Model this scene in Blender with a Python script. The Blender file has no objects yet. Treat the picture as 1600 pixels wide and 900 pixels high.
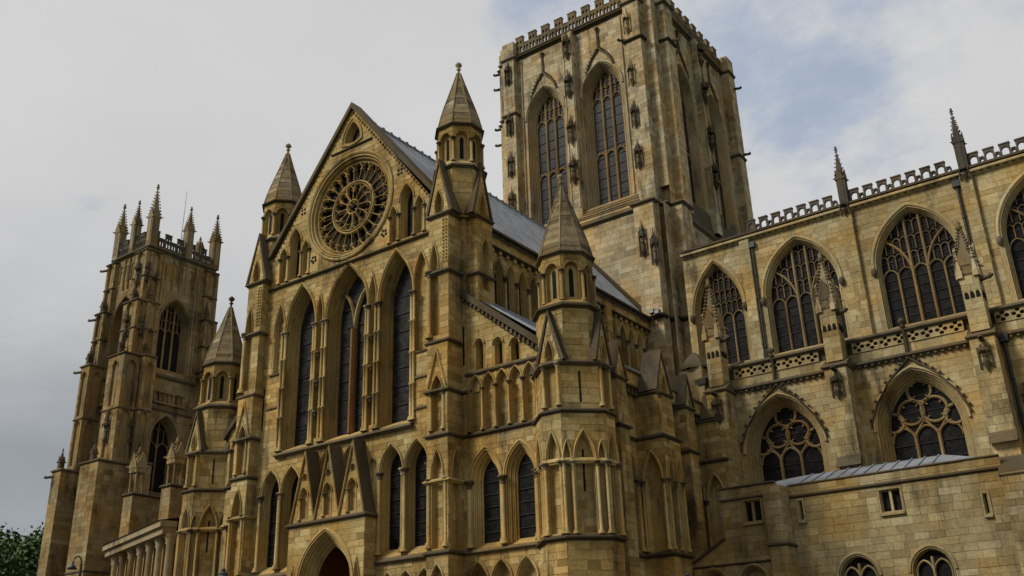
import bpy, math, random
from mathutils import Vector, Matrix
from mathutils.geometry import tessellate_polygon
random.seed(11)
SC = bpy.context.scene
COL = SC.collection

# ------------------------------------------------------------------ camera, sky, sun, exposure
CAM = Vector((41.0, -40.0, 1.6))
FPX, YAW, PITCH, ROLL = 1531.8, -0.616633, 0.3953358, -0.0322548
def cam_axes():
    f = Vector((math.sin(YAW)*math.cos(PITCH), math.cos(YAW)*math.cos(PITCH), math.sin(PITCH)))
    r = Vector((math.cos(YAW), -math.sin(YAW), 0)); u = r.cross(f)
    return (r*math.cos(ROLL)+u*math.sin(ROLL), u*math.cos(ROLL)-r*math.sin(ROLL), f)
CR, CU, CF = cam_axes()
cd = bpy.data.cameras.new('camera'); cam = bpy.data.objects.new('camera', cd); COL.objects.link(cam)
cd.sensor_width = 36.0; cd.lens = FPX/1600*36.0; cd.clip_start = 0.1; cd.clip_end = 3000
mw = Matrix.Identity(4)
for i in range(3):
    mw[i][0] = CR[i]; mw[i][1] = CU[i]; mw[i][2] = -CF[i]; mw[i][3] = CAM[i]
cam.matrix_world = mw
SC.camera = cam

SUN_TO = Vector((-0.50, -0.72, 0.78)).normalized()
sl = bpy.data.lights.new('sun', 'SUN'); sl.energy = 5.0; sl.angle = math.radians(15); sl.color = (1.0, 0.95, 0.86)
so = bpy.data.objects.new('sun', sl); COL.objects.link(so)
so.rotation_euler = SUN_TO.to_track_quat('Z', 'Y').to_euler()

W = bpy.data.worlds.new('World'); SC.world = W; W.use_nodes = True
nt = W.node_tree; nt.nodes.clear()
def N(t, typ, **kw):
    n = t.nodes.new(typ)
    for k, v in kw.items(): setattr(n, k, v)
    return n
wo = N(nt, 'ShaderNodeOutputWorld')
sky = N(nt, 'ShaderNodeTexSky', sky_type='NISHITA', sun_disc=False)
sky.sun_elevation = math.asin(SUN_TO.z); sky.sun_rotation = math.atan2(SUN_TO.x, SUN_TO.y)
sky.air_density = 1.0; sky.dust_density = 0.6; sky.ozone_density = 1.2
bs = N(nt, 'ShaderNodeBackground'); bs.inputs[1].default_value = 0.13
nt.links.new(sky.outputs[0], bs.inputs[0])
tc = N(nt, 'ShaderNodeTexCoord')
sx = N(nt, 'ShaderNodeSeparateXYZ'); nt.links.new(tc.outputs['Generated'], sx.inputs[0])
def mathn(t, op, a, b=None, clamp=False):
    n = N(t, 'ShaderNodeMath', operation=op); n.use_clamp = clamp
    for i, q in enumerate((a, b)):
        if q is None: continue
        if isinstance(q, (int, float)): n.inputs[i].default_value = q
        else: t.links.new(q, n.inputs[i])
    return n.outputs[0]
zz = mathn(nt, 'ADD', mathn(nt, 'ABSOLUTE', sx.outputs[2]), 0.25)
cx_ = mathn(nt, 'DIVIDE', sx.outputs[0], zz); cy_ = mathn(nt, 'DIVIDE', sx.outputs[1], zz)
cb = N(nt, 'ShaderNodeCombineXYZ'); nt.links.new(cx_, cb.inputs[0]); nt.links.new(cy_, cb.inputs[1])
def wnoise(scale, detail, rough, loc):
    n = N(nt, 'ShaderNodeTexNoise'); n.inputs['Scale'].default_value = scale; n.inputs['Detail'].default_value = detail; n.inputs['Roughness'].default_value = rough
    mp = N(nt, 'ShaderNodeMapping'); mp.inputs['Location'].default_value = loc
    nt.links.new(cb.outputs[0], mp.inputs[0]); nt.links.new(mp.outputs[0], n.inputs['Vector']); return n.outputs[0]
def wrange(v, a, b, lo, hi):
    mr = N(nt, 'ShaderNodeMapRange'); mr.interpolation_type = 'SMOOTHSTEP'
    for i, q in enumerate((a, b, lo, hi)): mr.inputs[i+1].default_value = q
    nt.links.new(v, mr.inputs[0]); return mr.outputs[0]
def blob(cx0, cy0, ex, ey):                      # distance from a point of the cloud layer
    a_ = mathn(nt, 'MULTIPLY', mathn(nt, 'SUBTRACT', cx_, cx0), ex); b_ = mathn(nt, 'MULTIPLY', mathn(nt, 'SUBTRACT', cy_, cy0), ey)
    return mathn(nt, 'SQRT', mathn(nt, 'ADD', mathn(nt, 'MULTIPLY', a_, a_), mathn(nt, 'MULTIPLY', b_, b_)))
wisp = wnoise(5.5, 8, 0.62, (2.2, 0.7, 0)); big = wnoise(1.6, 6, 0.55, (5.1, 2.9, 0))
# breaks in the cloud layer with ragged edges
gap_ = mathn(nt, 'ADD', blob(-0.30, 0.98, 1.25, 1.0), mathn(nt, 'MULTIPLY', mathn(nt, 'SUBTRACT', wisp, 0.5), 1.1))
gap2 = mathn(nt, 'ADD', blob(-0.46, 0.74, 1.6, 1.6), mathn(nt, 'MULTIPLY', mathn(nt, 'SUBTRACT', wisp, 0.5), 0.5))
opn = mathn(nt, 'MAXIMUM', wrange(gap_, -0.06, 0.34, 0.52, 0.0), wrange(gap2, 0.0, 0.18, 0.5, 0.0))
opn = mathn(nt, 'MAXIMUM', opn, wrange(big, 0.30, 0.22, 0.0, 0.7))
cover = mathn(nt, 'SUBTRACT', 1.0, mathn(nt, 'MULTIPLY', opn, 0.35))
# cloud tone: light cloud, with a greyer bank low in the west
tone = mathn(nt, 'ADD', wrange(wnoise(1.1, 5, 0.5, (0.4, 3.3, 0)), 0.3, 0.7, -0.05, 0.05), mathn(nt, 'MULTIPLY', mathn(nt, 'SUBTRACT', wisp, 0.5), 0.06))
low = wrange(mathn(nt, 'ADD', mathn(nt, 'ABSOLUTE', sx.outputs[2]), mathn(nt, 'MULTIPLY', mathn(nt, 'SUBTRACT', big, 0.5), 0.25)), 0.20, 0.42, 1.0, 0.0)
tone = mathn(nt, 'SUBTRACT', mathn(nt, 'ADD', tone, 0.95), mathn(nt, 'MULTIPLY', low, 0.40))
cc = N(nt, 'ShaderNodeCombineColor')
nt.links.new(mathn(nt, 'MULTIPLY', tone, mathn(nt, 'SUBTRACT', 1.0, mathn(nt, 'MULTIPLY', low, 0.07))), cc.inputs[0]); nt.links.new(tone, cc.inputs[1]); nt.links.new(mathn(nt, 'MULTIPLY', tone, mathn(nt, 'ADD', 1.005, mathn(nt, 'MULTIPLY', low, 0.06))), cc.inputs[2])
# thin bright veil over the openings, so that the blue stays pale
vl = N(nt, 'ShaderNodeMix', data_type='RGBA'); nt.links.new(mathn(nt, 'MULTIPLY', opn, 1.3, True), vl.inputs[0]); nt.links.new(cc.outputs[0], vl.inputs[6]); vl.inputs[7].default_value = (0.50, 0.66, 0.93, 1)
bc = N(nt, 'ShaderNodeBackground'); bc.inputs[1].default_value = 1.0
nt.links.new(vl.outputs[2], bc.inputs[0])
mx = N(nt, 'ShaderNodeMixShader')
nt.links.new(cover, mx.inputs[0]); nt.links.new(bs.outputs[0], mx.inputs[1]); nt.links.new(bc.outputs[0], mx.inputs[2])
nt.links.new(mx.outputs[0], wo.inputs[0])

vs_ = SC.view_settings
vs_.view_transform = 'Standard'; vs_.look = 'None'; vs_.gamma = 1.0; vs_.use_curve_mapping = False
vs_.exposure = -0.60
SC.render.engine = 'CYCLES'

# ------------------------------------------------------------------ materials
def stone(name, c0, c1, c2, obj=False, grime=0.5, gcol=(0.05, 0.042, 0.03), bump=0.35):
    m = bpy.data.materials.new(name); m.use_nodes = True; t = m.node_tree; t.nodes.clear()
    out = N(t, 'ShaderNodeOutputMaterial'); b = N(t, 'ShaderNodeBsdfPrincipled')
    t.links.new(b.outputs[0], out.inputs[0])
    b.inputs['Roughness'].default_value = 0.92
    try: b.inputs['Specular IOR Level'].default_value = 0.15
    except Exception: pass
    if obj: r = N(t, 'ShaderNodeObjectInfo').outputs['Random']
    else: r = N(t, 'ShaderNodeAttribute', attribute_name='rnd').outputs['Fac']
    ra = N(t, 'ShaderNodeValToRGB'); e = ra.color_ramp.elements
    mixc = lambda a_, b_, f_: tuple(x*(1-f_)+y*f_ for x, y in zip(a_, b_))+(1,)
    e[0].color = (*c0, 1); e[1].color = (*c2, 1); e[1].position = 1.0
    for ps, cl in ((0.09, mixc(c0, c1, 0.55)), (0.5, (*c1, 1)), (0.90, mixc(c1, c2, 0.45))): e.new(ps).color = cl
    t.links.new(r, ra.inputs[0])
    geo = N(t, 'ShaderNodeNewGeometry')
    def noise(scale, detail, rough, sc=(1, 1, 1), off=0.0):
        mpn = N(t, 'ShaderNodeMapping'); mpn.inputs['Scale'].default_value = sc; mpn.inputs['Location'].default_value = (off, off*1.3, off*0.7)
        t.links.new(geo.outputs['Position'], mpn.inputs[0])
        n = N(t, 'ShaderNodeTexNoise'); n.inputs['Scale'].default_value = scale; n.inputs['Detail'].default_value = detail; n.inputs['Roughness'].default_value = rough
        t.links.new(mpn.outputs[0], n.inputs['Vector']); return n.outputs[0]
    def rng(v, a, bb, lo, hi):
        mr = N(t, 'ShaderNodeMapRange'); mr.inputs[1].default_value = a; mr.inputs[2].default_value = bb; mr.inputs[3].default_value = lo; mr.inputs[4].default_value = hi
        t.links.new(v, mr.inputs[0]); return mr.outputs[0]
    def mul(col, fac):
        mm = N(t, 'ShaderNodeMix', data_type='RGBA', blend_type='MULTIPLY'); mm.inputs[0].default_value = 1.0
        t.links.new(col, mm.inputs[6]); cbn = N(t, 'ShaderNodeCombineColor')
        for i in range(3): t.links.new(fac, cbn.inputs[i])
        t.links.new(cbn.outputs[0], mm.inputs[7]); return mm.outputs[2]
    col = mul(ra.outputs[0], rng(noise(0.22, 5, 0.6), 0.3, 0.7, 0.72, 1.22))
    # iron staining: warm and grey areas of the stone bed
    hu = N(t, 'ShaderNodeMix', data_type='RGBA', blend_type='MULTIPLY'); t.links.new(rng(noise(0.35, 4, 0.6, off=31.0), 0.42, 0.62, 0, 1), hu.inputs[0]); t.links.new(col, hu.inputs[6]); hu.inputs[7].default_value = (1.06, 0.88, 0.62, 1); col = hu.outputs[2]
    fine = noise(7.0, 5, 0.7, off=3.1)
    col = mul(col, rng(fine, 0.3, 0.7, 0.78, 1.16))
    # weather stains: patches and vertical runs of soot
    st = mathn(t, 'MULTIPLY', rng(noise(0.9, 6, 0.65, (1.2, 1.2, 0.28), 9.0), 0.47, 0.68, 0, 1), rng(noise(0.20, 3, 0.5, off=21.0), 0.38, 0.60, 0.12, 1.0))
    sp = rng(noise(2.6, 7, 0.75, off=14.0), 0.53, 0.70, 0, 1.0)
    fac = mathn(t, 'MULTIPLY', mathn(t, 'ADD', st, mathn(t, 'MULTIPLY', sp, 0.45), True), grime)
    mg = N(t, 'ShaderNodeMix', data_type='RGBA'); t.links.new(fac, mg.inputs[0]); t.links.new(col, mg.inputs[6]); mg.inputs[7].default_value = (*gcol, 1)
    t.links.new(mg.outputs[2], b.inputs['Base Color'])
    bp = N(t, 'ShaderNodeBump'); bp.inputs['Strength'].default_value = bump; bp.inputs['Distance'].default_value = 0.05
    hh = mathn(t, 'ADD', fine, mathn(t, 'MULTIPLY', noise(2.2, 5, 0.6, off=5.0), 1.5))
    t.links.new(hh, bp.inputs['Height']); t.links.new(bp.outputs[0], b.inputs['Normal'])
    return m
def plain(name, col, rough=0.6, metal=0.0, var=0.25, scale=3.0, spec=0.4, bump=0.15, sc=(1, 1, 1)):
    m = bpy.data.materials.new(name); m.use_nodes = True; t = m.node_tree; b = t.nodes['Principled BSDF']
    b.inputs['Roughness'].default_value = rough; b.inputs['Metallic'].default_value = metal
    try: b.inputs['Specular IOR Level'].default_value = spec
    except Exception: pass
    geo = N(t, 'ShaderNodeNewGeometry'); mpn = N(t, 'ShaderNodeMapping'); mpn.inputs['Scale'].default_value = sc
    t.links.new(geo.outputs['Position'], mpn.inputs[0])
    n = N(t, 'ShaderNodeTexNoise'); n.inputs['Scale'].default_value = scale; n.inputs['Detail'].default_value = 6; n.inputs['Roughness'].default_value = 0.65
    t.links.new(mpn.outputs[0], n.inputs['Vector'])
    ra = N(t, 'ShaderNodeValToRGB'); e = ra.color_ramp.elements; e[0].position = 0.3; e[1].position = 0.7
    e[0].color = tuple(c*(1-var) for c in col)+(1,); e[1].color = tuple(min(1, c*(1+var)) for c in col)+(1,)
    t.links.new(n.outputs[0], ra.inputs[0]); t.links.new(ra.outputs[0], b.inputs['Base Color'])
    if bump:
        bp = N(t, 'ShaderNodeBump'); bp.inputs['Strength'].default_value = bump; bp.inputs['Distance'].default_value = 0.03
        t.links.new(n.outputs[0], bp.inputs['Height']); t.links.new(bp.outputs[0], b.inputs['Normal'])
    return m
def glassmat(name, c1, c2, lead, spec, w=0.34, h=0.26):       # small leaded quarries
    m = bpy.data.materials.new(name); m.use_nodes = True; t = m.node_tree; b = t.nodes['Principled BSDF']
    b.inputs['Roughness'].default_value = 0.45
    try: b.inputs['Specular IOR Level'].default_value = spec
    except Exception: pass
    geo = N(t, 'ShaderNodeNewGeometry'); sp_ = N(t, 'ShaderNodeSeparateXYZ'); t.links.new(geo.outputs['Position'], sp_.inputs[0])
    cbn = N(t, 'ShaderNodeCombineXYZ'); t.links.new(mathn(t, 'ADD', sp_.outputs[0], sp_.outputs[1]), cbn.inputs[0]); t.links.new(sp_.outputs[2], cbn.inputs[1])
    br = N(t, 'ShaderNodeTexBrick'); br.offset = 0.5; br.inputs['Scale'].default_value = 1.0; br.inputs['Brick Width'].default_value = w; br.inputs['Row Height'].default_value = h; br.inputs['Mortar Size'].default_value = 0.022
    br.inputs['Color1'].default_value = (*c1, 1); br.inputs['Color2'].default_value = (*c2, 1); br.inputs['Mortar'].default_value = (*lead, 1)
    t.links.new(cbn.outputs[0], br.inputs['Vector'])
    n = N(t, 'ShaderNodeTexNoise'); n.inputs['Scale'].default_value = 2.3; n.inputs['Detail'].default_value = 7; n.inputs['Roughness'].default_value = 0.7
    t.links.new(geo.outputs['Position'], n.inputs['Vector'])
    ra = N(t, 'ShaderNodeValToRGB'); e = ra.color_ramp.elements; e[0].position = 0.32; e[0].color = (0.35, 0.35, 0.35, 1); e[1].position = 0.72; e[1].color = (1.9, 1.85, 1.75, 1)
    t.links.new(n.outputs[0], ra.inputs[0])
    mm = N(t, 'ShaderNodeMix', data_type='RGBA', blend_type='MULTIPLY'); mm.inputs[0].default_value = 1.0; t.links.new(br.outputs[0], mm.inputs[6]); t.links.new(ra.outputs[0], mm.inputs[7]); t.links.new(mm.outputs[2], b.inputs['Base Color'])
    bp = N(t, 'ShaderNodeBump'); bp.inputs['Strength'].default_value = 0.6; bp.inputs['Distance'].default_value = 0.03
    t.links.new(mathn(t, 'ADD', br.outputs['Fac'], n.outputs[0]), bp.inputs['Height']); t.links.new(bp.outputs[0], b.inputs['Normal'])
    return m
MT = {}
def stones(key, c0, c1, c2, grime, gcol=(0.05, 0.042, 0.03)):
    MT[key] = stone('stone_'+key, c0, c1, c2, False, grime, gcol)
    MT[key+'_b'] = stone('ashlar_'+key, c0, c1, c2, True, grime, gcol)
stones('transept', (0.21, 0.15, 0.058), (0.355, 0.262, 0.106), (0.47, 0.37, 0.185), 0.84, (0.03, 0.025, 0.018))
stones('tower', (0.24, 0.18, 0.098), (0.395, 0.325, 0.200), (0.50, 0.435, 0.30), 0.90, (0.035, 0.031, 0.025))
stones('choir', (0.24, 0.18, 0.088), (0.365, 0.295, 0.152), (0.45, 0.385, 0.23), 0.80, (0.032, 0.028, 0.021))
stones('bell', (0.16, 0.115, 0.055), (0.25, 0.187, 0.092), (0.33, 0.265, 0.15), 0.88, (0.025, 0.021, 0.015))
stones('chapel', (0.20, 0.15, 0.073), (0.285, 0.23, 0.117), (0.37, 0.315, 0.185), 0.70, (0.032, 0.028, 0.021))
MT['spire'] = stone('spire_stone', (0.085, 0.065, 0.038), (0.19, 0.15, 0.085), (0.33, 0.27, 0.165), False, 0.9, (0.04, 0.036, 0.028))
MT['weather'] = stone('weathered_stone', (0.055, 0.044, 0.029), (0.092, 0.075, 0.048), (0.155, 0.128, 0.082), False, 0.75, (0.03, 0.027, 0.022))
MT['tracery'] = stone('tracery_stone', (0.14, 0.095, 0.045), (0.20, 0.145, 0.07), (0.26, 0.20, 0.11), False, 0.6, (0.03, 0.025, 0.02))
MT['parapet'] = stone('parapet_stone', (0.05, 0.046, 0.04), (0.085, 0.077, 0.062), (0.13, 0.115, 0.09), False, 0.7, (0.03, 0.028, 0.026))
MT['pale'] = stone('pale_stone', (0.20, 0.16, 0.10), (0.27, 0.22, 0.14), (0.33, 0.285, 0.20), False, 0.85)
MT['ochre'] = stone('ochre_stone', (0.17, 0.085, 0.03), (0.24, 0.125, 0.045), (0.30, 0.17, 0.07), False, 0.3)
MT['lead'] = plain('lead_sheet', (0.19, 0.20, 0.222), 0.6, 0.0, 0.36, 0.9, 0.35, 0.25)
MT['glass'] = glassmat('leaded_glass', (0.005, 0.005, 0.005), (0.012, 0.0112, 0.0105), (0.015, 0.014, 0.013), 0.07)
MT['glass2'] = glassmat('protected_glass', (0.010, 0.0096, 0.0096), (0.022, 0.0205, 0.020), (0.030, 0.028, 0.026), 0.08)
MT['iron'] = plain('painted_iron', (0.02, 0.02, 0.022), 0.5, 0.2, 0.3, 6.0)
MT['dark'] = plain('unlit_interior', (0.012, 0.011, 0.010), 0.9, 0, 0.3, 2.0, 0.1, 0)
MT['wood'] = plain('oak_door', (0.075, 0.032, 0.014), 0.7, 0, 0.35, 5.0, 0.3, 0.3, (8, 8, 0.6))
MT['slate'] = plain('stone_slate', (0.07, 0.06, 0.045), 0.85, 0, 0.4, 4.0, 0.2, 0.4)
MT['bark'] = plain('bark', (0.06, 0.045, 0.03), 0.9, 0, 0.3, 8.0)
MT['leaf'] = plain('foliage', (0.05, 0.095, 0.024), 0.7, 0, 0.5, 0.6, 0.3, 0)
MT['grass'] = plain('grass', (0.05, 0.075, 0.025), 0.9, 0, 0.35, 1.2, 0.2, 0.4)
MT['paving'] = stone('paving_stone', (0.07, 0.065, 0.055), (0.095, 0.088, 0.075), (0.12, 0.11, 0.095), False, 0.4)
MT['lampglass'] = plain('lantern_glass', (0.30, 0.30, 0.28), 0.15, 0, 0.1, 3.0, 0.5, 0)

# ------------------------------------------------------------------ mesh helpers
SPLIT = ('string_course', 'band_course', 'cornice', 'coping', 'gable_roof', 'gablet_roof', 'gable_coping', 'roof_flashing', 'gablet_moulding', 'aisle_roof', 'sill_course')
class MB:
    def __init__(s): s.v = []; s.f = []; s.r = []; s.s = []
    def add(s, vs, fs, rnd=None, smooth=False):
        b = len(s.v); s.v += [tuple(p) for p in vs]
        if rnd is None: rnd = random.random()
        for f in fs:
            s.f.append(tuple(b+i for i in f)); s.r.append(rnd); s.s.append(smooth)
    def mesh(s, name, mat):
        me = bpy.data.meshes.new(name); me.from_pydata(s.v, [], s.f)
        if s.f:
            at = me.attributes.new('rnd', 'FLOAT', 'FACE'); at.data.foreach_set('value', s.r)
            me.polygons.foreach_set('use_smooth', s.s)
        me.materials.append(mat); me.update(); return me
    def pieces(s):                            # separate connected pieces
        par = {}
        def find(a):
            while par.setdefault(a, a) != a: par[a] = par[par[a]]; a = par[a]
            return a
        key = [tuple(round(c, 4) for c in p) for p in s.v]
        for f in s.f:
            for i in f[1:]: par[find(key[i])] = find(key[f[0]])
        grp = {}
        for k, f in enumerate(s.f): grp.setdefault(find(key[f[0]]), []).append(k)
        out = []
        for ks in grp.values():
            q = MB(); mp_ = {}
            for k in ks:
                for i in s.f[k]:
                    if i not in mp_: mp_[i] = len(q.v); q.v.append(s.v[i])
                q.f.append(tuple(mp_[i] for i in s.f[k])); q.r.append(s.r[k]); q.s.append(s.s[k])
            out.append(q)
        return out
    def build(s, name, mat, parent=None, kind=None):
        if name in SPLIT:
            ps = s.pieces()
            for q in ps[1:]: link(name, q.mesh(name, MT[mat] if isinstance(mat, str) else mat), parent, kind)
            if len(ps) > 1: s = ps[0]
        return link(name, s.mesh(name, MT[mat] if isinstance(mat, str) else mat), parent, kind)
def link(name, me, parent=None, kind=None):
    o = bpy.data.objects.new(name, me); COL.objects.link(o)
    if parent is not None:
        o.parent = parent
        if parent.type == 'EMPTY': o.matrix_parent_inverse = Matrix.Translation(-Vector(parent.location))
    if kind: o['kind'] = kind
    elif name in ('dogtooth_strip', 'corbel_table', 'carved_leaves', 'saddle_bars'): o['kind'] = 'stuff'
    return o
def thing(name, label, cat, loc=(0, 0, 0), group=None):
    o = bpy.data.objects.new(name, None); COL.objects.link(o); o.location = loc
    o.empty_display_size = 0.5
    o['label'] = label; o['category'] = cat
    if group: o['group'] = group
    return o
class Fr:                                   # wall frame: u along, v up, d out of the wall
    def __init__(s, ox, oy, ux, uy, d=0.0):
        l = math.hypot(ux, uy); s.ux, s.uy = ux/l, uy/l; s.nx, s.ny = s.uy, -s.ux
        s.ox, s.oy = ox+s.nx*d, oy+s.ny*d
    def P(s, u, v, d=0.0): return (s.ox+u*s.ux+d*s.nx, s.oy+u*s.uy+d*s.ny, v)
    def back(s, d): return Fr(s.ox-s.nx*d, s.oy-s.ny*d, s.ux, s.uy)
def FS(y): return Fr(0, y, 1, 0)            # faces south, u = x
def FE(x): return Fr(x, 0, 0, 1)            # faces east,  u = y
def box(m, fr, u0, u1, v0, v1, d0, d1, rnd=None, back=True):
    P = fr.P
    vs = [P(u0, v0, d0), P(u1, v0, d0), P(u1, v1, d0), P(u0, v1, d0), P(u0, v0, d1), P(u1, v0, d1), P(u1, v1, d1), P(u0, v1, d1)]
    fs = [(4, 5, 6, 7), (0, 4, 7, 3), (1, 2, 6, 5), (3, 7, 6, 2), (0, 1, 5, 4)]
    if back: fs.append((0, 3, 2, 1))
    m.add(vs, fs, rnd)
def xbox(m, x0, x1, y0, y1, z0, z1, rnd=None): box(m, FS(0), x0, x1, z0, z1, -y1, -y0, rnd)
def tess(loops):
    fl = [p for l in loops for p in l]
    return fl, [tuple(t) for t in tessellate_polygon([[Vector((a, b, 0)) for a, b in l] for l in loops])]
def plate(m, fr, outer, holes, d0, d1, rnd=None, back=True, sides=True):
    fl, ts = tess([outer]+holes)
    m.add([fr.P(a, b, d1) for a, b in fl], ts, rnd)
    if back: m.add([fr.P(a, b, d0) for a, b in fl], ts, rnd)
    if sides:
        for l in [outer]+holes:
            n = len(l)
            m.add([fr.P(a, b, d1) for a, b in l]+[fr.P(a, b, d0) for a, b in l], [(i, (i+1) % n, n+(i+1) % n, n+i) for i in range(n)], rnd)
def rows(m, R, rnd=None, smooth=False, closed=False):
    n = len(R[0]); vs = [p for r in R for p in r]; fs = []
    for i in range(len(R)-1):
        for j in range(n if closed else n-1):
            k = (j+1) % n; fs.append((i*n+j, i*n+k, (i+1)*n+k, (i+1)*n+j))
    m.add(vs, fs, rnd, smooth)
def arch(uc, a, vs, rise, vb=None, t=0.0, n=7):
    R = (a*a+rise*rise)/(2*a); c = R-a; r = R+t
    if r <= c+0.02: r = c+0.02
    a1 = math.acos(max(-1, min(1, c/r))); pts = []
    if vb is not None: pts.append((uc-a-t, vb))
    for i in range(n+1):
        th = a1*i/n; pts.append((uc+c-r*math.cos(th), vs+r*math.sin(th)))
    for i in range(n-1, -1, -1):
        th = a1*i/n; pts.append((uc-c+r*math.cos(th), vs+r*math.sin(th)))
    if vb is not None: pts.append((uc+a+t, vb))
    return pts
def halfw(v, a, vs, rise, t=0.0):
    if v <= vs: return a+t
    R = (a*a+rise*rise)/(2*a); c = R-a; q = (R+t)**2-(v-vs)**2
    return math.sqrt(q)-c if q > 0 else -1
def apexv(a, vs, rise, t=0.0):
    R = (a*a+rise*rise)/(2*a); c = R-a
    return vs+math.sqrt(max(0.0001, (R+t)**2-c*c))
def bar(m, fr, pts, w, d0, d1, closed=False, rnd=None):
    n = len(pts)
    if n < 2: return
    off = []
    for i in range(n):
        if closed: a, b = pts[i-1], pts[(i+1) % n]
        else: a, b = pts[max(0, i-1)], pts[min(n-1, i+1)]
        dx, dy = b[0]-a[0], b[1]-a[1]; l = math.hypot(dx, dy) or 1
        off.append((-dy/l, dx/l))
    h = w/2; dm = d0+(d1-d0)*0.55; R = []
    for s, d in ((-h, d0), (-h, dm), (-h*0.35, d1), (h*0.35, d1), (h, dm), (h, d0)):
        R.append([fr.P(p[0]+o[0]*s, p[1]+o[1]*s, d) for p, o in zip(pts, off)])
    rows(m, R, rnd, closed=closed)
def clip(pts, inside, step=0.12):
    runs = []; cur = []
    for i in range(len(pts)-1):
        a, b = pts[i], pts[i+1]; k = max(1, int(math.hypot(b[0]-a[0], b[1]-a[1])/step))
        for j in range(k+(1 if i == len(pts)-2 else 0)):
            p = (a[0]+(b[0]-a[0])*j/k, a[1]+(b[1]-a[1])*j/k)
            if inside(p): cur.append(p)
            elif cur: runs.append(cur); cur = []
    if cur: runs.append(cur)
    return [r for r in runs if len(r) > 1]
def lathe(m, x, y, prof, n=10, rnd=None, smooth=True, ph=0.0):
    R = [[(x+r*math.cos(2*math.pi*k/n+ph), y+r*math.sin(2*math.pi*k/n+ph), z) for k in range(n)] for r, z in prof]
    rows(m, R, rnd, smooth, True)
def tube(m, pts, r, n=8, rnd=None):
    R = []
    for i, p in enumerate(pts):
        p = Vector(p); t = (Vector(pts[min(i+1, len(pts)-1)])-Vector(pts[max(i-1, 0)])).normalized()
        a = t.cross(Vector((0, 0, 1)) if abs(t.z) < 0.9 else Vector((1, 0, 0))).normalized(); b = t.cross(a)
        rr = r[i] if isinstance(r, (list, tuple)) else r
        R.append([tuple(p+(a*math.cos(2*math.pi*k/n)+b*math.sin(2*math.pi*k/n))*rr) for k in range(n)])
    rows(m, R, rnd, True, True)
def column(parent, fr, u, d, v0, v1, r=0.1, mat='transept', rings=(), name='column', n=8):
    m = MB(); x, y, _ = fr.P(u, 0, d); k = r
    pr = [(2.0*k, v0), (2.0*k, v0+1.2*k), (1.5*k, v0+1.6*k), (1.75*k, v0+2.2*k), (k, v0+2.8*k)]
    for z in rings: pr += [(k, z-0.07), (1.6*k, z-0.03), (1.6*k, z+0.03), (k, z+0.07)]
    pr += [(k, v1-3.5*k)]
    lathe(m, x, y, pr, n); o = m.build(name, mat, parent)
    m = MB(); pr = [(k, v1-3.8*k), (1.3*k, v1-3.6*k), (1.05*k, v1-3.3*k), (1.35*k, v1-2.2*k), (2.0*k, v1-1.1*k), (2.25*k, v1-1.0*k), (2.25*k, v1), (0.2*k, v1)]
    lathe(m, x, y, pr, n); m.build('capital', 'weather' if random.random() < 0.7 else 'spire', o)
    return o
def string(m, path, z, out=0.16, h=0.3, closed=False, rnd=None, base=-0.05):
    n = len(path); nr = []
    for i in range(n):
        def nrm(a, b):
            dx, dy = b[0]-a[0], b[1]-a[1]; l = math.hypot(dx, dy); return (dy/l, -dx/l)
        if closed: n1 = nrm(path[i-1], path[i]); n2 = nrm(path[i], path[(i+1) % n])
        else:
            n1 = nrm(path[max(0, i-1)], path[max(1, i)]) if i > 0 else nrm(path[0], path[1])
            n2 = nrm(path[i], path[i+1]) if i < n-1 else n1
        k = 1+n1[0]*n2[0]+n1[1]*n2[1]; k = max(k, 0.3)
        nr.append(((n1[0]+n2[0])/k, (n1[1]+n2[1])/k))
    R = []
    for o, dz in ((base, -0.55*h), (out*0.35, -0.5*h), (out*0.55, -0.25*h), (out, -0.18*h), (out, 0.05*h), (out*0.35, 0.4*h), (base, 0.5*h)):
        R.append([(p[0]+q[0]*o, p[1]+q[1]*o, z+dz) for p, q in zip(path, nr)])
    rows(m, R, rnd, closed=closed)

# ------------------------------------------------------------------ ashlar: courses of separate blocks
BL = {}
def scan(poly, v):
    xs = []
    n = len(poly)
    for i in range(n):
        (a, b), (c, d) = poly[i], poly[(i+1) % n]
        if (b <= v) != (d <= v): xs.append(a+(c-a)*(v-b)/(d-b))
    xs.sort(); return [(xs[i], xs[i+1]) for i in range(0, len(xs)-1, 2)]
def inter(A, B):
    return [(max(a, c), min(b, d)) for a, b in A for c, d in B if min(b, d)-max(a, c) > 0.02]
def subtract(A, B):
    for c, d in B:
        o = []
        for a, b in A:
            if d <= a or c >= b: o.append((a, b))
            else:
                if c-a > 0.02: o.append((a, c))
                if b-d > 0.02: o.append((d, b))
        A = o
    return A
def blocks(th, part, fr, outline, holes, ch=0.36, bl=(0.45, 1.0), gap=0.018, proud=(0.006, 0.026)):
    v0 = min(p[1] for p in outline); v1 = max(p[1] for p in outline); v = v0
    lst = BL.setdefault(th.name, [])
    while v < v1-0.08:
        h = ch*random.uniform(0.78, 1.2); h = min(h, v1-v)
        if v1-v-h < 0.12: h = v1-v
        A = None
        for s in (v+0.01, v+h/2, v+h-0.01):
            q = scan(outline, s); A = q if A is None else inter(A, q)
        for hp in holes:
            ys = [p[1] for p in hp]
            if max(ys) < v or min(ys) > v+h: continue
            for s in (v+0.01, v+h/2, v+h-0.01): A = subtract(A, scan(hp, s))
        for a, b in A:
            x = a; first = True
            while x < b-0.04:
                w = random.uniform(*bl)*(0.5 if first and random.random() < .5 else 1); first = False
                if b-x-w < 0.28: w = b-x
                lst.append((fr, x+gap/2, x+w-gap/2, v+gap/2, v+h-gap/2, random.uniform(*proud), part))
                x += w
        v += h
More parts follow.
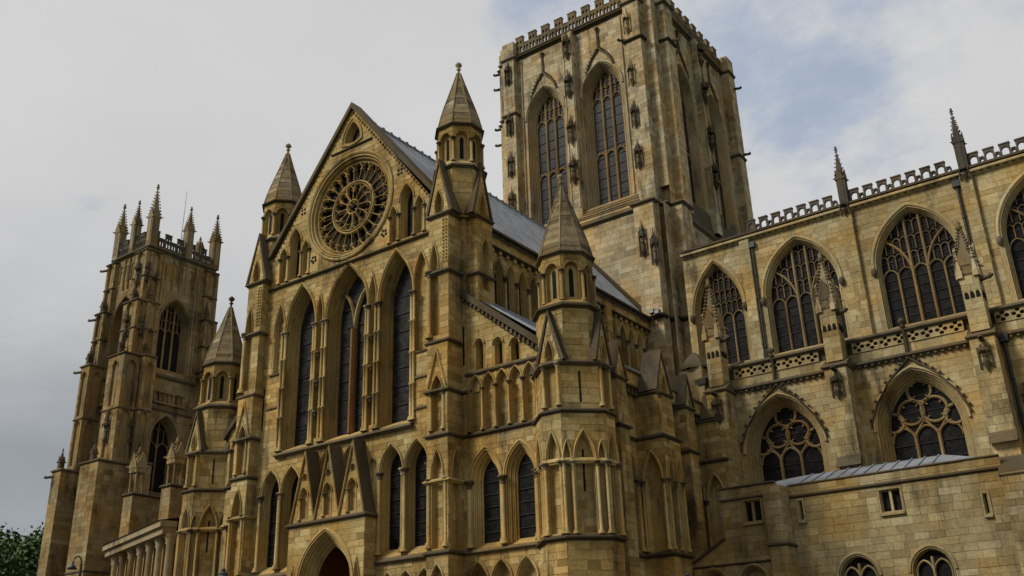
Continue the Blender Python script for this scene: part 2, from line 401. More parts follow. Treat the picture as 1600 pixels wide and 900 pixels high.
def px(p):
    q = Vector(p)-CAM; z = q.dot(CF)
    if z < 0.5: return None
    return (800+FPX*q.dot(CR)/z, 450-FPX*q.dot(CU)/z, z)
def flush_blocks(th, key, limit=300):
    L = BL.get(th.name, []); sc = []
    for b in L:
        fr, u0, u1, v0, v1, pr, part = b
        c = fr.P((u0+u1)/2, (v0+v1)/2); q = px(c)
        s = 0
        if q and -10 < q[0] < 1610 and -10 < q[1] < 910:
            vd = (CAM-Vector(c)); facing = (vd.x*fr.nx+vd.y*fr.ny)/vd.length
            if facing > 0.1: s = (FPX/q[2])**2*(u1-u0)*(v1-v0)*facing
        sc.append(s)
    order = sorted(range(len(L)), key=lambda i: -sc[i]); top = set(i for i in order[:limit] if sc[i] > 90)
    um = MB(); um.add([(0, 0, 0), (1, 0, 0), (1, 0, 1), (0, 0, 1), (0.0, 1, 0.0), (1, 1, 0), (1, 1, 1), (0, 1, 1)],
                      [(4, 5, 6, 7), (0, 4, 7, 3), (1, 2, 6, 5), (3, 7, 6, 2), (0, 1, 5, 4)])
    ume = um.mesh('ashlar_block', MT[key+'_b']); st = MB()
    for i, (fr, u0, u1, v0, v1, pr, part) in enumerate(L):
        if i in top:
            o = bpy.data.objects.new('ashlar_block', ume); COL.objects.link(o); o.parent = part
            p = fr.P(u0, v0); w = u1-u0
            o.matrix_basis = Matrix(((fr.ux*w, fr.nx*pr, 0, p[0]), (fr.uy*w, fr.ny*pr, 0, p[1]), (0, 0, v1-v0, p[2]), (0, 0, 0, 1)))
        else: box(st, fr, u0, u1, v0, v1, 0, pr, back=False)
    if st.f: st.build('stonework', key, th, 'stuff')

class Wall:
    def __init__(s, th, fr, outline, key, name='wall', ch=0.35, block=True, bl=(0.42, 1.0)):
        s.th, s.fr, s.outline, s.key, s.name, s.ch, s.block, s.bl = th, fr, outline, key, name, ch, block, bl
        s.holes = []; s.bh = []
    def done(s):
        m = MB(); plate(m, s.fr, s.outline, s.holes, 0, 0, 0.18, back=False, sides=False)
        s.part = m.build(s.name, s.key, s.th)
        if s.block: blocks(s.th, s.part, s.fr, s.outline, s.bh, s.ch, s.bl)
        return s.part
def rect(u0, u1, v0, v1): return [(u0, v0), (u1, v0), (u1, v1), (u0, v1)]
def orders_profile(hood, n, depth, inset, hp=0.09):
    pr = []
    if hood: pr += [(hood, 0.0), (hood, hp*0.6), (hood*0.75, hp), (hood*0.35, hp), (hood*0.1, hp*0.3)]
    pr.append((0.0, 0.0)); st, sd = inset/n, depth/n
    for i in range(n):
        t0, d0 = -i*st, -i*sd
        pr += [(t0-st*0.10, d0+0.028), (t0-st*0.34, d0+0.03), (t0-st*0.44, d0-sd*0.10), (t0-st*0.40, d0-sd*0.80), (t0-st*0.56, d0-sd*0.88), (t0-st*0.62, d0-sd*0.45), (t0-st*0.92, d0-sd*0.5), (t0-st, d0-sd)]
    return pr
def opening(wl, uc, a, vs, rise, vb, depth=0.35, inset=0.14, orders=1, hood=0.1, fill='blank', name='blind_arch', rws=6, sl=0.0, gmat='glass', n=7, hp=0.09, mat=None, bblank=False, seg=None):
    th, fr, key = wl.th, wl.fr, (mat or wl.key)
    wl.holes.append(arch(uc, a, vs, rise, vb, 0, n)); wl.bh.append(arch(uc, a, vs, rise, vb, hood+0.03, n))
    m = MB(); hp *= random.uniform(0.88, 1.12)
    if hood:
        rows(m, [[fr.P(u, v, d) for u, v in arch(uc, a, vs, rise, None, t, n)] for t, d in ((hood, 0.0), (hood, hp*0.6), (hood*0.75, hp), (hood*0.35, hp), (hood*0.1, hp*0.3), (0.0, hp*0.1))])
    pr = orders_profile(0, orders, depth, inset, hp)
    rows(m, [[fr.P(u, v, d) for u, v in arch(uc, a, vs, rise, vb, t, n)] for t, d in pr])
    P = fr.P; ai = a-inset
    m.add([P(uc-a, vb, 0.0), P(uc+a, vb, 0.0), P(uc+ai, vb+sl, -depth), P(uc-ai, vb+sl, -depth)], [(0, 1, 2, 3)])
    bp = arch(uc, a, vs, rise, vb, -inset, n)
    if fill == 'blank': plate(m, fr, bp, [], 0, -depth, back=False, sides=False)
    part = m.build(name, key, th)
    if fill == 'blank' and bblank: blocks(th, part, fr.back(depth), bp, [], 0.36)
    if fill in ('glass', 'dark'):
        top = apexv(a, vs, rise, -inset+0.1); z0 = vb+sl*0.9-0.1; g = MB(); H = (top-z0)/rws
        for k in range(rws):
            b0, b1 = z0+k*H, z0+(k+1)*H; pts = []; qs = 6 if b1 > vs else 1
            for i in range(qs+1):
                v = b0+(b1-b0)*i/qs
                if k == rws-1 and i == qs: v -= 0.001
                pts.append((max(halfw(v, a, vs, rise, -inset+0.1), 0.005), v))
            tilt = [random.uniform(-0.012, 0.012) for _ in range(2)]
            pm = MB(); lp = [(uc-w, v) for w, v in pts]+[(uc+w, v) for w, v in reversed(pts)]
            def dd(u, v): return -depth-0.03+tilt[0]*(u-uc)/ai+tilt[1]*(v-b0)/H
            pm.add([P(u, v, dd(u, v)) for u, v in lp], [tuple(range(len(lp)))])
            pm.build('pane', gmat if fill == 'glass' else 'dark', part)
            if k and fill == 'glass': bar(g, fr, [(uc-pts[0][0], b0), (uc+pts[0][0], b0)], 0.05, -depth-0.02, -depth+0.03)
        if g.f: g.build('saddle_bars', 'iron', part)
    return part
def capline(parent, fr, u0, u1, v, key, out=0.14, h=0.2, mat=None):
    m = MB(); a = fr.P(u0, 0); b = fr.P(u1, 0)
    string(m, [(a[0], a[1]), (b[0], b[1])], v, out, h)
    return m.build('string_course', mat or key, parent)
def gablet(th, fr, uc, a, v0, va, d0, d1, key, niche=True, roofmat='weather', crest=True):
    tri = [(uc-a, v0), (uc+a, v0), (uc, va)]
    w = Wall(th, Fr(fr.ox, fr.oy, fr.ux, fr.uy, d1), tri, key, 'gablet', 0.36, True, (0.4, 0.8))
    if niche:
        h = va-v0
        opening(w, uc, a*0.36, v0+h*0.12, h*0.34, v0+0.02, 0.3, 0.06, 1, 0.05)
    p = w.done()
    m = MB(); P = fr.P; o = 0.09; t = 0.16
    for s in (-1, 1):
        A = [(uc+s*(a+o), v0-0.05), (uc, va+0.12), (uc, va+0.12+t*1.9), (uc+s*(a+o+t), v0-0.05+t*0.3)]
        plate(m, fr, A, [], d0, d1+0.07)
    m.build('gablet_roof', roofmat, th)
    return p
def finial(m, x, y, z, h, r=0.16):
    lathe(m, x, y, [(r*0.5, z), (r*0.45, z+h*0.3), (r*1.1, z+h*0.38), (r*0.55, z+h*0.46), (r*0.5, z+h*0.55), (r*1.5, z+h*0.68), (r*1.3, z+h*0.82), (r*0.7, z+h*0.9), (0.01, z+h)], 8)
def octv(cx, cy, r):                         # regular octagon, r = apothem, first facet faces south
    s = r*math.tan(math.pi/8)
    return [(cx-s, cy-r), (cx+s, cy-r), (cx+r, cy-s), (cx+r, cy+s), (cx+s, cy+r), (cx-s, cy+r), (cx-r, cy+s), (cx-r, cy-s)]
def facets(vs):
    for i in range(len(vs)):
        a, b = vs[i], vs[(i+1) % len(vs)]
        yield i, Fr(a[0], a[1], b[0]-a[0], b[1]-a[1]), math.hypot(b[0]-a[0], b[1]-a[1])
def turret_top(th, cx, cy, zb, zd, zs, tip, key, rb=1.55, rd=1.32, courses=17):
    for i, fr, w in facets(octv(cx, cy, rb)):
        Wall(th, fr, rect(0, w, zb, zd), key, 'turret_base', 0.38).done()
    m = MB(); string(m, octv(cx, cy, rb), zd, 0.2, 0.34, True); m.build('string_course', 'weather', th)
    m = MB(); vs = octv(cx, cy, rd); m.add([(x, y, zd+0.16) for x, y in octv(cx, cy, rb+0.05)]+[(x, y, zd+0.42) for x, y in vs], [(i, (i+1) % 8, 8+(i+1) % 8, 8+i) for i in range(8)]); m.build('sloped_sill', key, th)
    H = zs-zd; sp = zd+H*0.66; s = rd*math.tan(math.pi/8)
    for i, fr, w in facets(vs):
        wl = Wall(th, fr, rect(0, w, zd+0.38, zs), key, 'drum_facet', 0.36, True, (0.3, 0.6))
        p = opening(wl, w/2, w*0.36, sp, w*0.42, zd+0.42, 0.16, 0.06, 1, 0.06)
        m = MB(); f2 = fr.back(0.157); plate(m, f2, arch(w/2, w*0.11, sp-0.05, w*0.2, zd+0.62), [], 0, 0, back=False, sides=False); m.build('slit', 'dark', p)
        wl.done()
        column(th, fr, 0, 0.05, zd+0.34, sp+0.02, 0.075, key)
    m = MB(); string(m, vs, zs, 0.2, 0.3, True); m.build('string_course', 'weather', th)
    zt = tip-0.9; R0 = rd+0.05
    for k in range(courses):
        f0, f1 = k/courses, (k+1)/courses
        def rr(f): return (R0*(1-f)+0.10*f)*(1+0.10*math.sin(math.pi*f)*(1-f))
        m = MB(); z0, z1 = zs+0.1+(zt-zs-0.1)*f0, zs+0.1+(zt-zs-0.1)*f1; e = random.uniform(0.0, 0.035)
        A, B = octv(cx, cy, rr(f0)+e), octv(cx, cy, rr(f1)+e)
        for j in range(8):
            q = (j+1) % 8; m.add([(*A[j], z0), (*A[q], z0), (*B[q], z1), (*B[j], z1)], [(0, 1, 2, 3)])
        m.build('spire_course', 'spire', th)
    m = MB()
    for j in range(8):
        a, b = octv(cx, cy, rr(0)+0.01)[j], octv(cx, cy, rr(1)+0.01)[j]
        pts = [(*octv(cx, cy, rr(k/6)+0.01)[j], zs+0.1+(zt-zs-0.1)*k/6) for k in range(7)]
        tube(m, pts, 0.045, 5)
    m.build('spire_rib', 'spire', th)
    m = MB(); finial(m, cx, cy, zt-0.05, 0.95, 0.15); m.build('finial', 'spire', th)
def pinnacle(th, x, y, z0, zs, tip, w, key='parapet', gab=True, n=7, name='pinnacle'):
    m = MB(); h = w/2
    xbox(m, x-h, x+h, y-h, y+h, z0, zs)
    if gab:
        for fr in (Fr(x, y-h, 1, 0), Fr(x+h, y, 0, 1), Fr(x, y+h, -1, 0), Fr(x-h, y, 0, -1)):
            plate(m, fr, [(-h*1.15, zs-w*0.15), (h*1.15, zs-w*0.15), (0, zs+w*1.25)], [], -0.03, 0.06)
            box(m, fr, -h*0.5, h*0.5, z0+(zs-z0)*0.15, zs-w*0.2, 0.01, 0.035)
        for sx_ in (-1, 1):
            for sy_ in (-1, 1):
                m.add([(x+sx_*h, y+sy_*h, zs-0.1), (x+sx_*(h+0.28*w), y+sy_*(h+0.28*w), zs), (x+sx_*h, y+sy_*h, zs+0.2*w), (x+sx_*(h+0.05), y+sy_*(h-0.1), zs)], [(0, 1, 3), (1, 2, 3), (0, 1, 2)])
    b = h*0.86; tz = tip-w*0.5
    m.add([(x-b, y-b, zs), (x+b, y-b, zs), (x+b, y+b, zs), (x-b, y+b, zs), (x, y, tz)], [(0, 1, 4), (1, 2, 4), (2, 3, 4), (3, 0, 4)])
    for k in range(1, n+1):
        f = k/(n+0.6)
        for sx_, sy_ in ((-1, -1), (1, -1), (1, 1), (-1, 1)):
            c = Vector((x+sx_*b*(1-f), y+sy_*b*(1-f), zs+(tz-zs)*f)); r = w*0.16*(1-0.45*f)
            o = Vector((sx_, sy_, 0.5)).normalized()*r*0.9; c = c+o
            m.add([c+Vector((r, 0, 0)), c+Vector((0, r, 0)), c-Vector((r, 0, 0)), c-Vector((0, r, 0)), c+Vector((0, 0, r)), c-Vector((0, 0, r))], [(0, 1, 4), (1, 2, 4), (2, 3, 4), (3, 0, 4), (1, 0, 5), (2, 1, 5), (3, 2, 5), (0, 3, 5)])
    lathe(m, x, y, [(w*0.05, tz-w*0.15), (w*0.24, tz), (w*0.1, tz+w*0.12), (w*0.16, tz+w*0.28), (0.01, tip)], 6)
    return m.build(name, key, th)
def box_walls(th, x0, x1, y0, y1, z0, z1, key, sides='SEWN', name='buttress', top=True, ch=0.4, bl=(0.5, 1.0)):
    D = {'S': (Fr(x0, y0, 1, 0), x1-x0), 'E': (Fr(x1, y0, 0, 1), y1-y0), 'N': (Fr(x1, y1, -1, 0), x1-x0), 'W': (Fr(x0, y1, 0, -1), y1-y0)}
    res = {}
    for s in sides:
        fr, w = D[s]; res[s] = Wall(th, fr, rect(0, w, z0, z1), key, name, ch, s in 'SE', bl)
    if top:
        m = MB(); m.add([(x0, y0, z1), (x1, y0, z1), (x1, y1, z1), (x0, y1, z1)], [(0, 1, 2, 3)], 0.3); m.build('weathering', 'weather', th)
    return res
def done(d):
    for w in d.values(): w.done()
def setoff(th, x0, x1, ya, yb, z0, z1, mat='weather'):   # sloped weathering falling to the south
    m = MB(); m.add([(x0, ya, z0), (x1, ya, z0), (x1, yb, z1), (x0, yb, z1), (x0, yb, z0), (x1, yb, z0)], [(0, 1, 2, 3), (1, 5, 2), (0, 3, 4)]); m.build('weathering', mat, th)
def tracery(part, fr, uc, a, vs, rise, vb, d, lights, key, style='perp', w=0.16, transom=None, lh=None, t=0.0):
    # a, vs, rise describe the opening, t (negative) how far the glass line lies inside it
    ai = a+t; L = 2*ai/lights; top = apexv(a, vs, rise, t)
    ins = lambda p: abs(p[0]-uc) <= halfw(p[1], a, vs, rise, t)+0.02 and p[1] < top
    lh = lh if lh is not None else vs-0.1
    d0, d1 = d-0.02, d+0.16
    for i in range(1, lights):
        m = MB(); u = uc-ai+i*L
        ww = w*1.35 if (style == 'perp' and lights == 5 and i in (2, 3)) else w
        for r in clip([(u, vb), (u, top if ww > w or style == 'perp3' else lh)], ins, 0.3): bar(m, fr, r, ww, d0, d1+(0.05 if ww > w else 0))
        m.build('mullion', key, part)
    m = MB()
    rowsz = [lh]+([transom] if transom else [])
    for z in rowsz:
        for i in range(lights):
            u = uc-ai+(i+0.5)*L
            for r in clip(arch(u, L/2, z-L*0.15, L*0.62, None, 0, 6), ins, 0.1): bar(m, fr, r, w*0.7, d0, d1-0.03)
    if transom: bar(m, fr, [(uc-ai, transom+L*0.5), (uc+ai, transom+L*0.5)], w*0.6, d0, d1-0.05)
    if style in ('perp', 'perp3'):
        z = lh+L*0.5; k = 0; h2 = L*1.15
        while z < top-0.2:
            for i in range(lights*2):
                u = uc-ai+i*L/2
                if i and not (style == 'perp' and i % 2 == 0 and k == 0 and False):
                    for r in clip([(u, z-0.05), (u, z+h2*0.7)], ins, 0.12): bar(m, fr, r, w*0.5, d0, d1-0.05)
                for r in clip(arch(u+L/4, L/4, z+h2*0.62, L*0.3, None, 0, 4), ins, 0.06): bar(m, fr, r, w*0.45, d0, d1-0.05)
            z += h2; k += 1
        if lights == 5:
            R = (a*a+rise*rise)/(2*a); c = R-a
            for s in (-1, 1):
                pts = []
                for i in range(10):
                    th_ = 0.95*i/9; pts.append((uc+s*(L*0.5)+s*(-1)*0+s*(-(ai*1.35)*(math.cos(th_)-1))*1.0, lh-0.2+ai*1.35*math.sin(th_)))
                for r in clip(pts, ins, 0.12): bar(m, fr, r, w*1.1, d0, d1+0.03)
    if style == 'geo':
        def circ(cu, cv, r, n=18): return [(cu+r*math.cos(2*math.pi*k/n), cv+r*math.sin(2*math.pi*k/n)) for k in range(n+1)]
        for cu, cv, r in ((uc-L*0.5, lh+L*1.12, L*0.56), (uc+L*0.5, lh+L*1.12, L*0.56), (uc, lh+L*2.05, L*0.52), (uc-L*1.3, lh+L*0.75, L*0.42), (uc+L*1.3, lh+L*0.75, L*0.42)):
            for r_ in clip(circ(cu, cv, r), ins, 0.08): bar(m, fr, r_, w*0.95, d0, d1)
            for k in range(4):
                an = math.pi/4+k*math.pi/2
                p = [(cu+r*math.cos(an), cv+r*math.sin(an)), (cu+r*0.62*math.cos(an), cv+r*0.62*math.sin(an))]
                for r_ in clip(p, ins, 0.06): bar(m, fr, r_, w*0.55, d0, d1-0.04)
        for s in (-1, 1):
            for r_ in clip([(uc+s*L*0.5, lh+L*0.1), (uc, lh+L*0.72)], ins, 0.1): bar(m, fr, r_, w*0.7, d0, d1-0.02)
            for r_ in clip([(uc+s*L*0.5, lh+L*0.1), (uc+s*L, lh+L*0.72)], ins, 0.1): bar(m, fr, r_, w*0.7, d0, d1-0.02)
    m.build('tracery', key, part)

# ================================================================== ground
m = MB(); m.add([(-1500, -1500, -0.02), (1500, -1500, -0.02), (1500, 1500, -0.02), (-1500, 1500, -0.02)], [(0, 1, 2, 3)]); m.build('ground', 'grass', None, 'structure')
m = MB(); m.add([(-40, -46, 0.0), (60, -46, 0.0), (60, 8, 0.0), (-40, 8, 0.0)], [(0, 1, 2, 3)]); m.build('pavement', 'paving', None, 'structure')

# ================================================================== south transept
T = thing('transept', 'golden stone transept front with rose window, three tall lancets and gabled porch', 'transept')
K = 'transept'
F0 = FS(0.0)
w = Wall(T, F0, rect(-7.3, 7.3, 0, 27.15), K, 'facade_wall')
RINGS = (18.1, 20.0, 21.9)
L1 = opening(w, -4.0, 1.37, 23.72, 3.05, 15.95, 0.9, 0.40, 3, 0.14, 'glass', 'lancet_window', 9, 0.45, 'glass2', 9)
L2 = opening(w, 0.10, 1.80, 23.72, 3.38, 15.95, 0.9, 0.45, 3, 0.14, 'glass', 'lancet_window', 9, 0.45, 'glass2', 9)
L3 = opening(w, 4.17, 1.37, 23.72, 3.10, 15.95, 0.9, 0.40, 3, 0.14, 'glass', 'lancet_window', 9, 0.45, 'glass2', 9)
# Y mullion of the middle lancet
m = MB(); ins = lambda p: abs(p[0]-0.10) <= halfw(p[1], 1.80, 23.72, 3.38, -0.45)+0.03
bar(m, F0, [(0.10, 16.3), (0.10, 22.9)], 0.34, -0.85, -0.45); m.build('mullion', 'ochre', L2)
m = MB()
for s in (-1, 1):
    pts = [(0.10+s*1.35*(1-math.cos(1.52*i/12)), 22.8+2.75*math.sin(1.52*i/12)) for i in range(13)]
    m = MB()
    for r in clip(pts, ins, 0.1): bar(m, F0, r, 0.2, -0.88, -0.62)
    m.build('tracery', K, L2)
for uc, a, vs, ri, vb in ((-2.27, 0.30, 23.75, 1.85, 16.3), (2.30, 0.30, 23.75, 1.85, 16.3), (-5.95, 0.48, 23.72, 2.1, 21.2), (6.17, 0.55, 24.2, 1.95, 19.9)):
    opening(w, uc, a, vs, ri, vb, 0.3, 0.08, 1, 0.09, bblank=True)
for lc, la in ((-4.0, 1.37), (0.10, 1.80), (4.17, 1.37)):
    for s in (-1, 1):
        column(T, F0, lc+s*(la-0.08), 0.04, 15.98, 23.78, 0.095, K, RINGS)
        column(T, F0, lc+s*(la+0.16), 0.10, 15.98, 23.74, 0.075, K, RINGS)
        dm = MB(); u = lc+s*(la+0.045); z = 16.4
        while z < 23.2:
            q = [F0.P(u-0.05, z, 0.0), F0.P(u+0.05, z, 0.0), F0.P(u+0.05, z+0.13, 0.0), F0.P(u-0.05, z+0.13, 0.0), F0.P(u, z+0.065, 0.14)]
            dm.add(q, [(0, 1, 4), (1, 2, 4), (2, 3, 4), (3, 0, 4)]); z += 0.19
        dm.build('dogtooth_strip', K, T)
for uc in (-2.27, 2.30):
    for z in (17.9, 19.8, 21.7):
        m = MB(); lathe(m, *F0.P(uc, 0, 0.0)[:2], [(0.02, z-0.28), (0.10, z-0.16), (0.12, z-0.06), (0.22, z), (0.22, z+0.07), (0.02, z+0.08)], 8); m.build('statue_bracket', 'weather', T)
# lower windows
for uc in (-5.86, -4.04, 4.06, 5.92):
    opening(w, uc, 0.84, 13.35, 1.5, 8.75, 0.58, 0.25, 2, 0.10, 'glass', 'window', 8, 0.45, 'glass', 8)
    for s in (-1, 1): column(T, F0, uc+s*0.86, 0.03, 8.9, 13.4, 0.105, K)
for uc in (-1.05, 0.85):
    opening(w, uc, 0.78, 13.7, 1.65, 10.6, 0.45, 0.2, 2, 0.10)
    for s in (-1, 1): column(T, F0, uc+s*0.80, 0.03, 10.7, 13.75, 0.09, K)
opening(w, 2.62, 0.2, 14.05, 0.24, 13.75, 0.15, 0.04, 1, 0.05, name='quatrefoil_recess')
for uc in (-6.6, -5.3, -4.0, 3.95, 5.25, 6.55):
    opening(w, uc, 0.56, 6.95, 0.95, 4.2, 0.45, 0.28, 2, 0.08)
w.holes.append(arch(0.05, 1.75, 7.6, 2.45, 0.05)); w.bh.append(rect(-3.0, 3.1, 0, 11.2))
w.done()
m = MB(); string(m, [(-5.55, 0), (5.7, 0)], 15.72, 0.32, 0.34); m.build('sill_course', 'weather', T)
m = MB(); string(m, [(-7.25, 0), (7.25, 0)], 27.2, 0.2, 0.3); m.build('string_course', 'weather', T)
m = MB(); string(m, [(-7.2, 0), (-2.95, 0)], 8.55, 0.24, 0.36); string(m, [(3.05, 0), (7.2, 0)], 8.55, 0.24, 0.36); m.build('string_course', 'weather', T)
# plain bands hung across the side panels
m = MB()
for u0, u1, z in ((5.75, 6.75, 19.9), (5.75, 6.9, 18.4), (-6.7, -5.6, 21.1), (-6.8, -5.6, 18.9), (5.7, 7.1, 16.6)): box(m, F0, u0, u1, z-0.05, z+0.05, 0.03, 0.11)
m.build('band_course', 'weather', T)

# ---- gable
w = Wall(T, F0, [(-7.2, 27.16), (7.2, 27.16), (7.2, 29.2), (0, 38.7), (-7.2, 29.2)], K, 'gable_wall')
RC = (0.0, 31.28); RO = 3.62
def circle(cu, cv, r, n=56): return [(cu+r*math.cos(2*math.pi*k/n), cv+r*math.sin(2*math.pi*k/n)) for k in range(n)]
w.holes.append(circle(*RC, RO)); w.bh.append(circle(*RC, RO+0.22))
for s in (-1, 1):
    opening(w, s*4.95, 0.55, 30.05, 1.05, 27.45, 0.5, 0.2, 2, 0.1, 'glass', 'gable_lancet', 4, 0.2, 'glass', 7)
    opening(w, s*6.0, 0.34, 29.2, 0.72, 27.45, 0.3, 0.08, 1, 0.08)
    opening(w, s*3.88, 0.30, 29.2, 0.66, 27.45, 0.3, 0.08, 1, 0.08)
    for u in (s*4.32, s*5.58, s*6.38, s*3.56): column(T, F0, u, 0.05, 27.42, 29.25, 0.075, K)
    for k in range(4):
        an = math.pi/4+k*math.pi/2
        w.holes.append([(s*4.3+0.13*math.cos(an)+0.1*math.cos(2*math.pi*j/8), 32.15+0.13*math.sin(an)*1.4+0.1*math.sin(2*math.pi*j/8)) for j in range(8)]) if False else None
# pointed oval window at the gable head
def vesica(t):
    P_ = [(-0.82, 36.1), (0.82, 36.1), (0, 37.75)]; out = []
    c = (sum(p[0] for p in P_)/3, sum(p[1] for p in P_)/3)
    for i in range(3):
        a, b = P_[i], P_[(i+1) % 3]; nx_, ny_ = (b[1]-a[1]), -(b[0]-a[0]); l = math.hypot(nx_, ny_)
        for j in range(5):
            f = j/5; bu = 0.22*math.sin(math.pi*f); out.append((a[0]+(b[0]-a[0])*f+nx_/l*bu, a[1]+(b[1]-a[1])*f+ny_/l*bu))
    return [(c[0]+(p[0]-c[0])*(1+t), c[1]+(p[1]-c[1])*(1+t)) for p in out]
w.holes.append(vesica(0)); w.bh.append(vesica(0.25))
m = MB()
R = [[F0.P(u, v, d) for u, v in vesica(t)] for t, d in ((0.22, 0), (0.2, 0.08), (0.08, 0.08), (0, 0), (-0.12, 0.0), (-0.2, -0.3), (-0.3, -0.3), (-0.4, -0.55))]
rows(m, R, closed=True); vp = m.build('gable_window', K, T)
m = MB(); plate(m, F0, vesica(-0.4), [], 0, -0.5, back=False, sides=False); m.build('pane', 'glass2', vp)
w.done()
m = MB(); string(m, [(-1.85, 0), (1.85, 0)], 35.6, 0.13, 0.2); m.build('string_course', 'weather', T)
for s in (-1, 1):                                        # small pierced flowers
    for cu, cv in ((s*4.35, 32.2), (s*3.1, 28.3)):
        m = MB()
        for k in range(5 if cv < 30 else 4):
            an = math.pi/4+k*2*math.pi/(5 if cv < 30 else 4)
            plate(m, F0, circle(cu+0.19*math.cos(an), cv+0.19*math.sin(an), 0.1, 8), [], 0.0, 0.034, back=False)
        m.build('pierced_flower', 'dark', T)
# rose window
m = MB()
R = [[F0.P(u, v, d) for u, v in circle(*RC, r)] for r, d in ((RO+0.2, 0), (RO+0.2, 0.1), (RO+0.12, 0.15), (RO+0.03, 0.1), (RO, 0.0), (RO-0.06, 0.06), (RO-0.14, 0.05), (RO-0.16, -0.12), (RO-0.22, -0.06), (RO-0.3, -0.1), (RO-0.32, -0.3), (RO-0.4, -0.26), (RO-0.46, -0.7))]
rows(m, R, closed=True); RW = m.build('rose_window', K, T)
FR_ = F0.back(0.38)
m = MB(); plate(m, FR_, circle(*RC, RO-0.4), [], 0, -0.24, back=False, sides=False); m.build('rose_glass', 'glass', RW)
for r_, wd in ((3.14, 0.12), (1.82, 0.16), (1.66, 0.10), (0.50, 0.14)):
    m = MB(); bar(m, FR_, circle(*RC, r_), wd, -0.1, 0.14, True); m.build('tracery_ring', K, RW)
def petal(r0, r1, r2, half, wd):
    mm = MB(); fr = Fr(0, 0, 1, 0); pts = []
    for s in (-1, 1):
        A = (s*r0*math.sin(half), r0*math.cos(half)); B = (s*r1*math.sin(half), r1*math.cos(half))
        bar(mm, fr, [A, B], wd, -0.1, 0.12)
        c = [B]
        for i in range(1, 7):
            f = i/6; an = s*half*math.cos(f*math.pi/2)*0.97; rr_ = r1+(r2-r1)*math.sin(f*math.pi/2)
            c.append((rr_*math.sin(an), rr_*math.cos(an)))
        bar(mm, fr, c, wd, -0.1, 0.12)
        cu = (s*(r1*1.0)*math.sin(half*0.45), r1+(r2-r1)*0.28)
        bar(mm, fr, [(s*(r1+0.1)*math.sin(half*0.9), (r1+0.1)*math.cos(half*0.9)), cu], wd*0.7, -0.08, 0.08)
    return mm
def put_petals(n, r0, r1, r2, wd, name, wp):
    me = petal(r0, r1, r2, math.pi/n, wd).mesh(name, MT[K])
    for k in range(n):
        o = bpy.data.objects.new(name, me); COL.objects.link(o); o.parent = RW
        o.matrix_basis = Matrix.Translation((RC[0], 0.38, RC[1])) @ Matrix.Rotation(2*math.pi*(k+0.5)/n, 4, 'Y')
put_petals(24, 1.88, 2.55, 3.12, 0.105, 'outer_petal', 0)
put_petals(12, 0.52, 1.10, 1.64, 0.11, 'inner_petal', 0)
m = MB()
for k in range(6):
    an = k*math.pi/3+0.3; bar(m, FR_, [(RC[0]+0.46*math.cos(an), RC[1]+0.46*math.sin(an)), (RC[0]+0.26*math.cos(an), RC[1]+0.26*math.sin(an))], 0.09, -0.08, 0.1)
m.build('sexfoil', K, RW)
# gable coping with dogtooth underside
for s in (-1, 1):
    m = MB(); A = [(s*7.45, 29.38), (s*7.45, 29.75), (0, 39.05), (0, 38.62)]
    plate(m, F0, A, [], -0.7, 0.22); m.build('coping', 'weather', T)
    m = MB()
    for k in range(34):
        f = (k+0.5)/34; u = s*7.1*(1-f); v = 29.25+(38.35-29.25)*f
        q = [F0.P(u-0.08, v-0.1, 0.0), F0.P(u+0.08, v-0.1, 0.0), F0.P(u+0.08, v+0.08, 0.0), F0.P(u-0.08, v+0.08, 0.0), F0.P(u, v, 0.14)]
        m.add(q, [(0, 1, 4), (1, 2, 4), (2, 3, 4), (3, 0, 4)])
    m.build('dogtooth_strip', K, T)

# ---- main roof
RZ, EZ, EX = 38.3, 28.5, 7.95
m = MB()
for s in (-1, 1): m.add([(0, 0.35, RZ), (0, 26.0, RZ), (s*EX, 26.0, EZ), (s*EX, 0.35, EZ)], [(0, 1, 2, 3)], 0.5)
roof = m.build('roof', 'lead', T)
rm = MB(); dv = Vector((EX, 0, EZ-RZ)); L_ = dv.length; dv.normalize(); nv = Vector((-dv.z, 0, dv.x))
y = 1.0
rollmesh = MB(); hh = 0.045
R = []
for a_ in range(6):
    an = math.pi*a_/5; off = Vector((0, hh*math.cos(an), 0))+nv*(hh*1.2*math.sin(an))
    R.append([tuple(Vector((0, 0, RZ))+off), tuple(Vector((0, 0, RZ))+off+dv*L_)])
rows(rollmesh, R, 0.5, True); rme = rollmesh.mesh('lead_roll', MT['lead'])
kn = MB(); lathe(kn, 0, 0, [(0.02, RZ-0.05), (0.10, RZ), (0.13, RZ+0.1), (0.09, RZ+0.2), (0.01, RZ+0.24)], 8); kme = kn.mesh('ridge_knob', MT['iron'])
while y < 25.9:
    o = bpy.data.objects.new('lead_roll', rme); COL.objects.link(o); o.parent = roof; o.location = (0, y, 0)
    o = bpy.data.objects.new('ridge_knob', kme); COL.objects.link(o); o.parent = roof; o.location = (0, y+0.3, 0.02)
    y += 0.82
m = MB(); tube(m, [(0, 0.3, RZ+0.03), (0, 26, RZ+0.03)], 0.11, 8); m.build('ridge_roll', 'lead', roof)

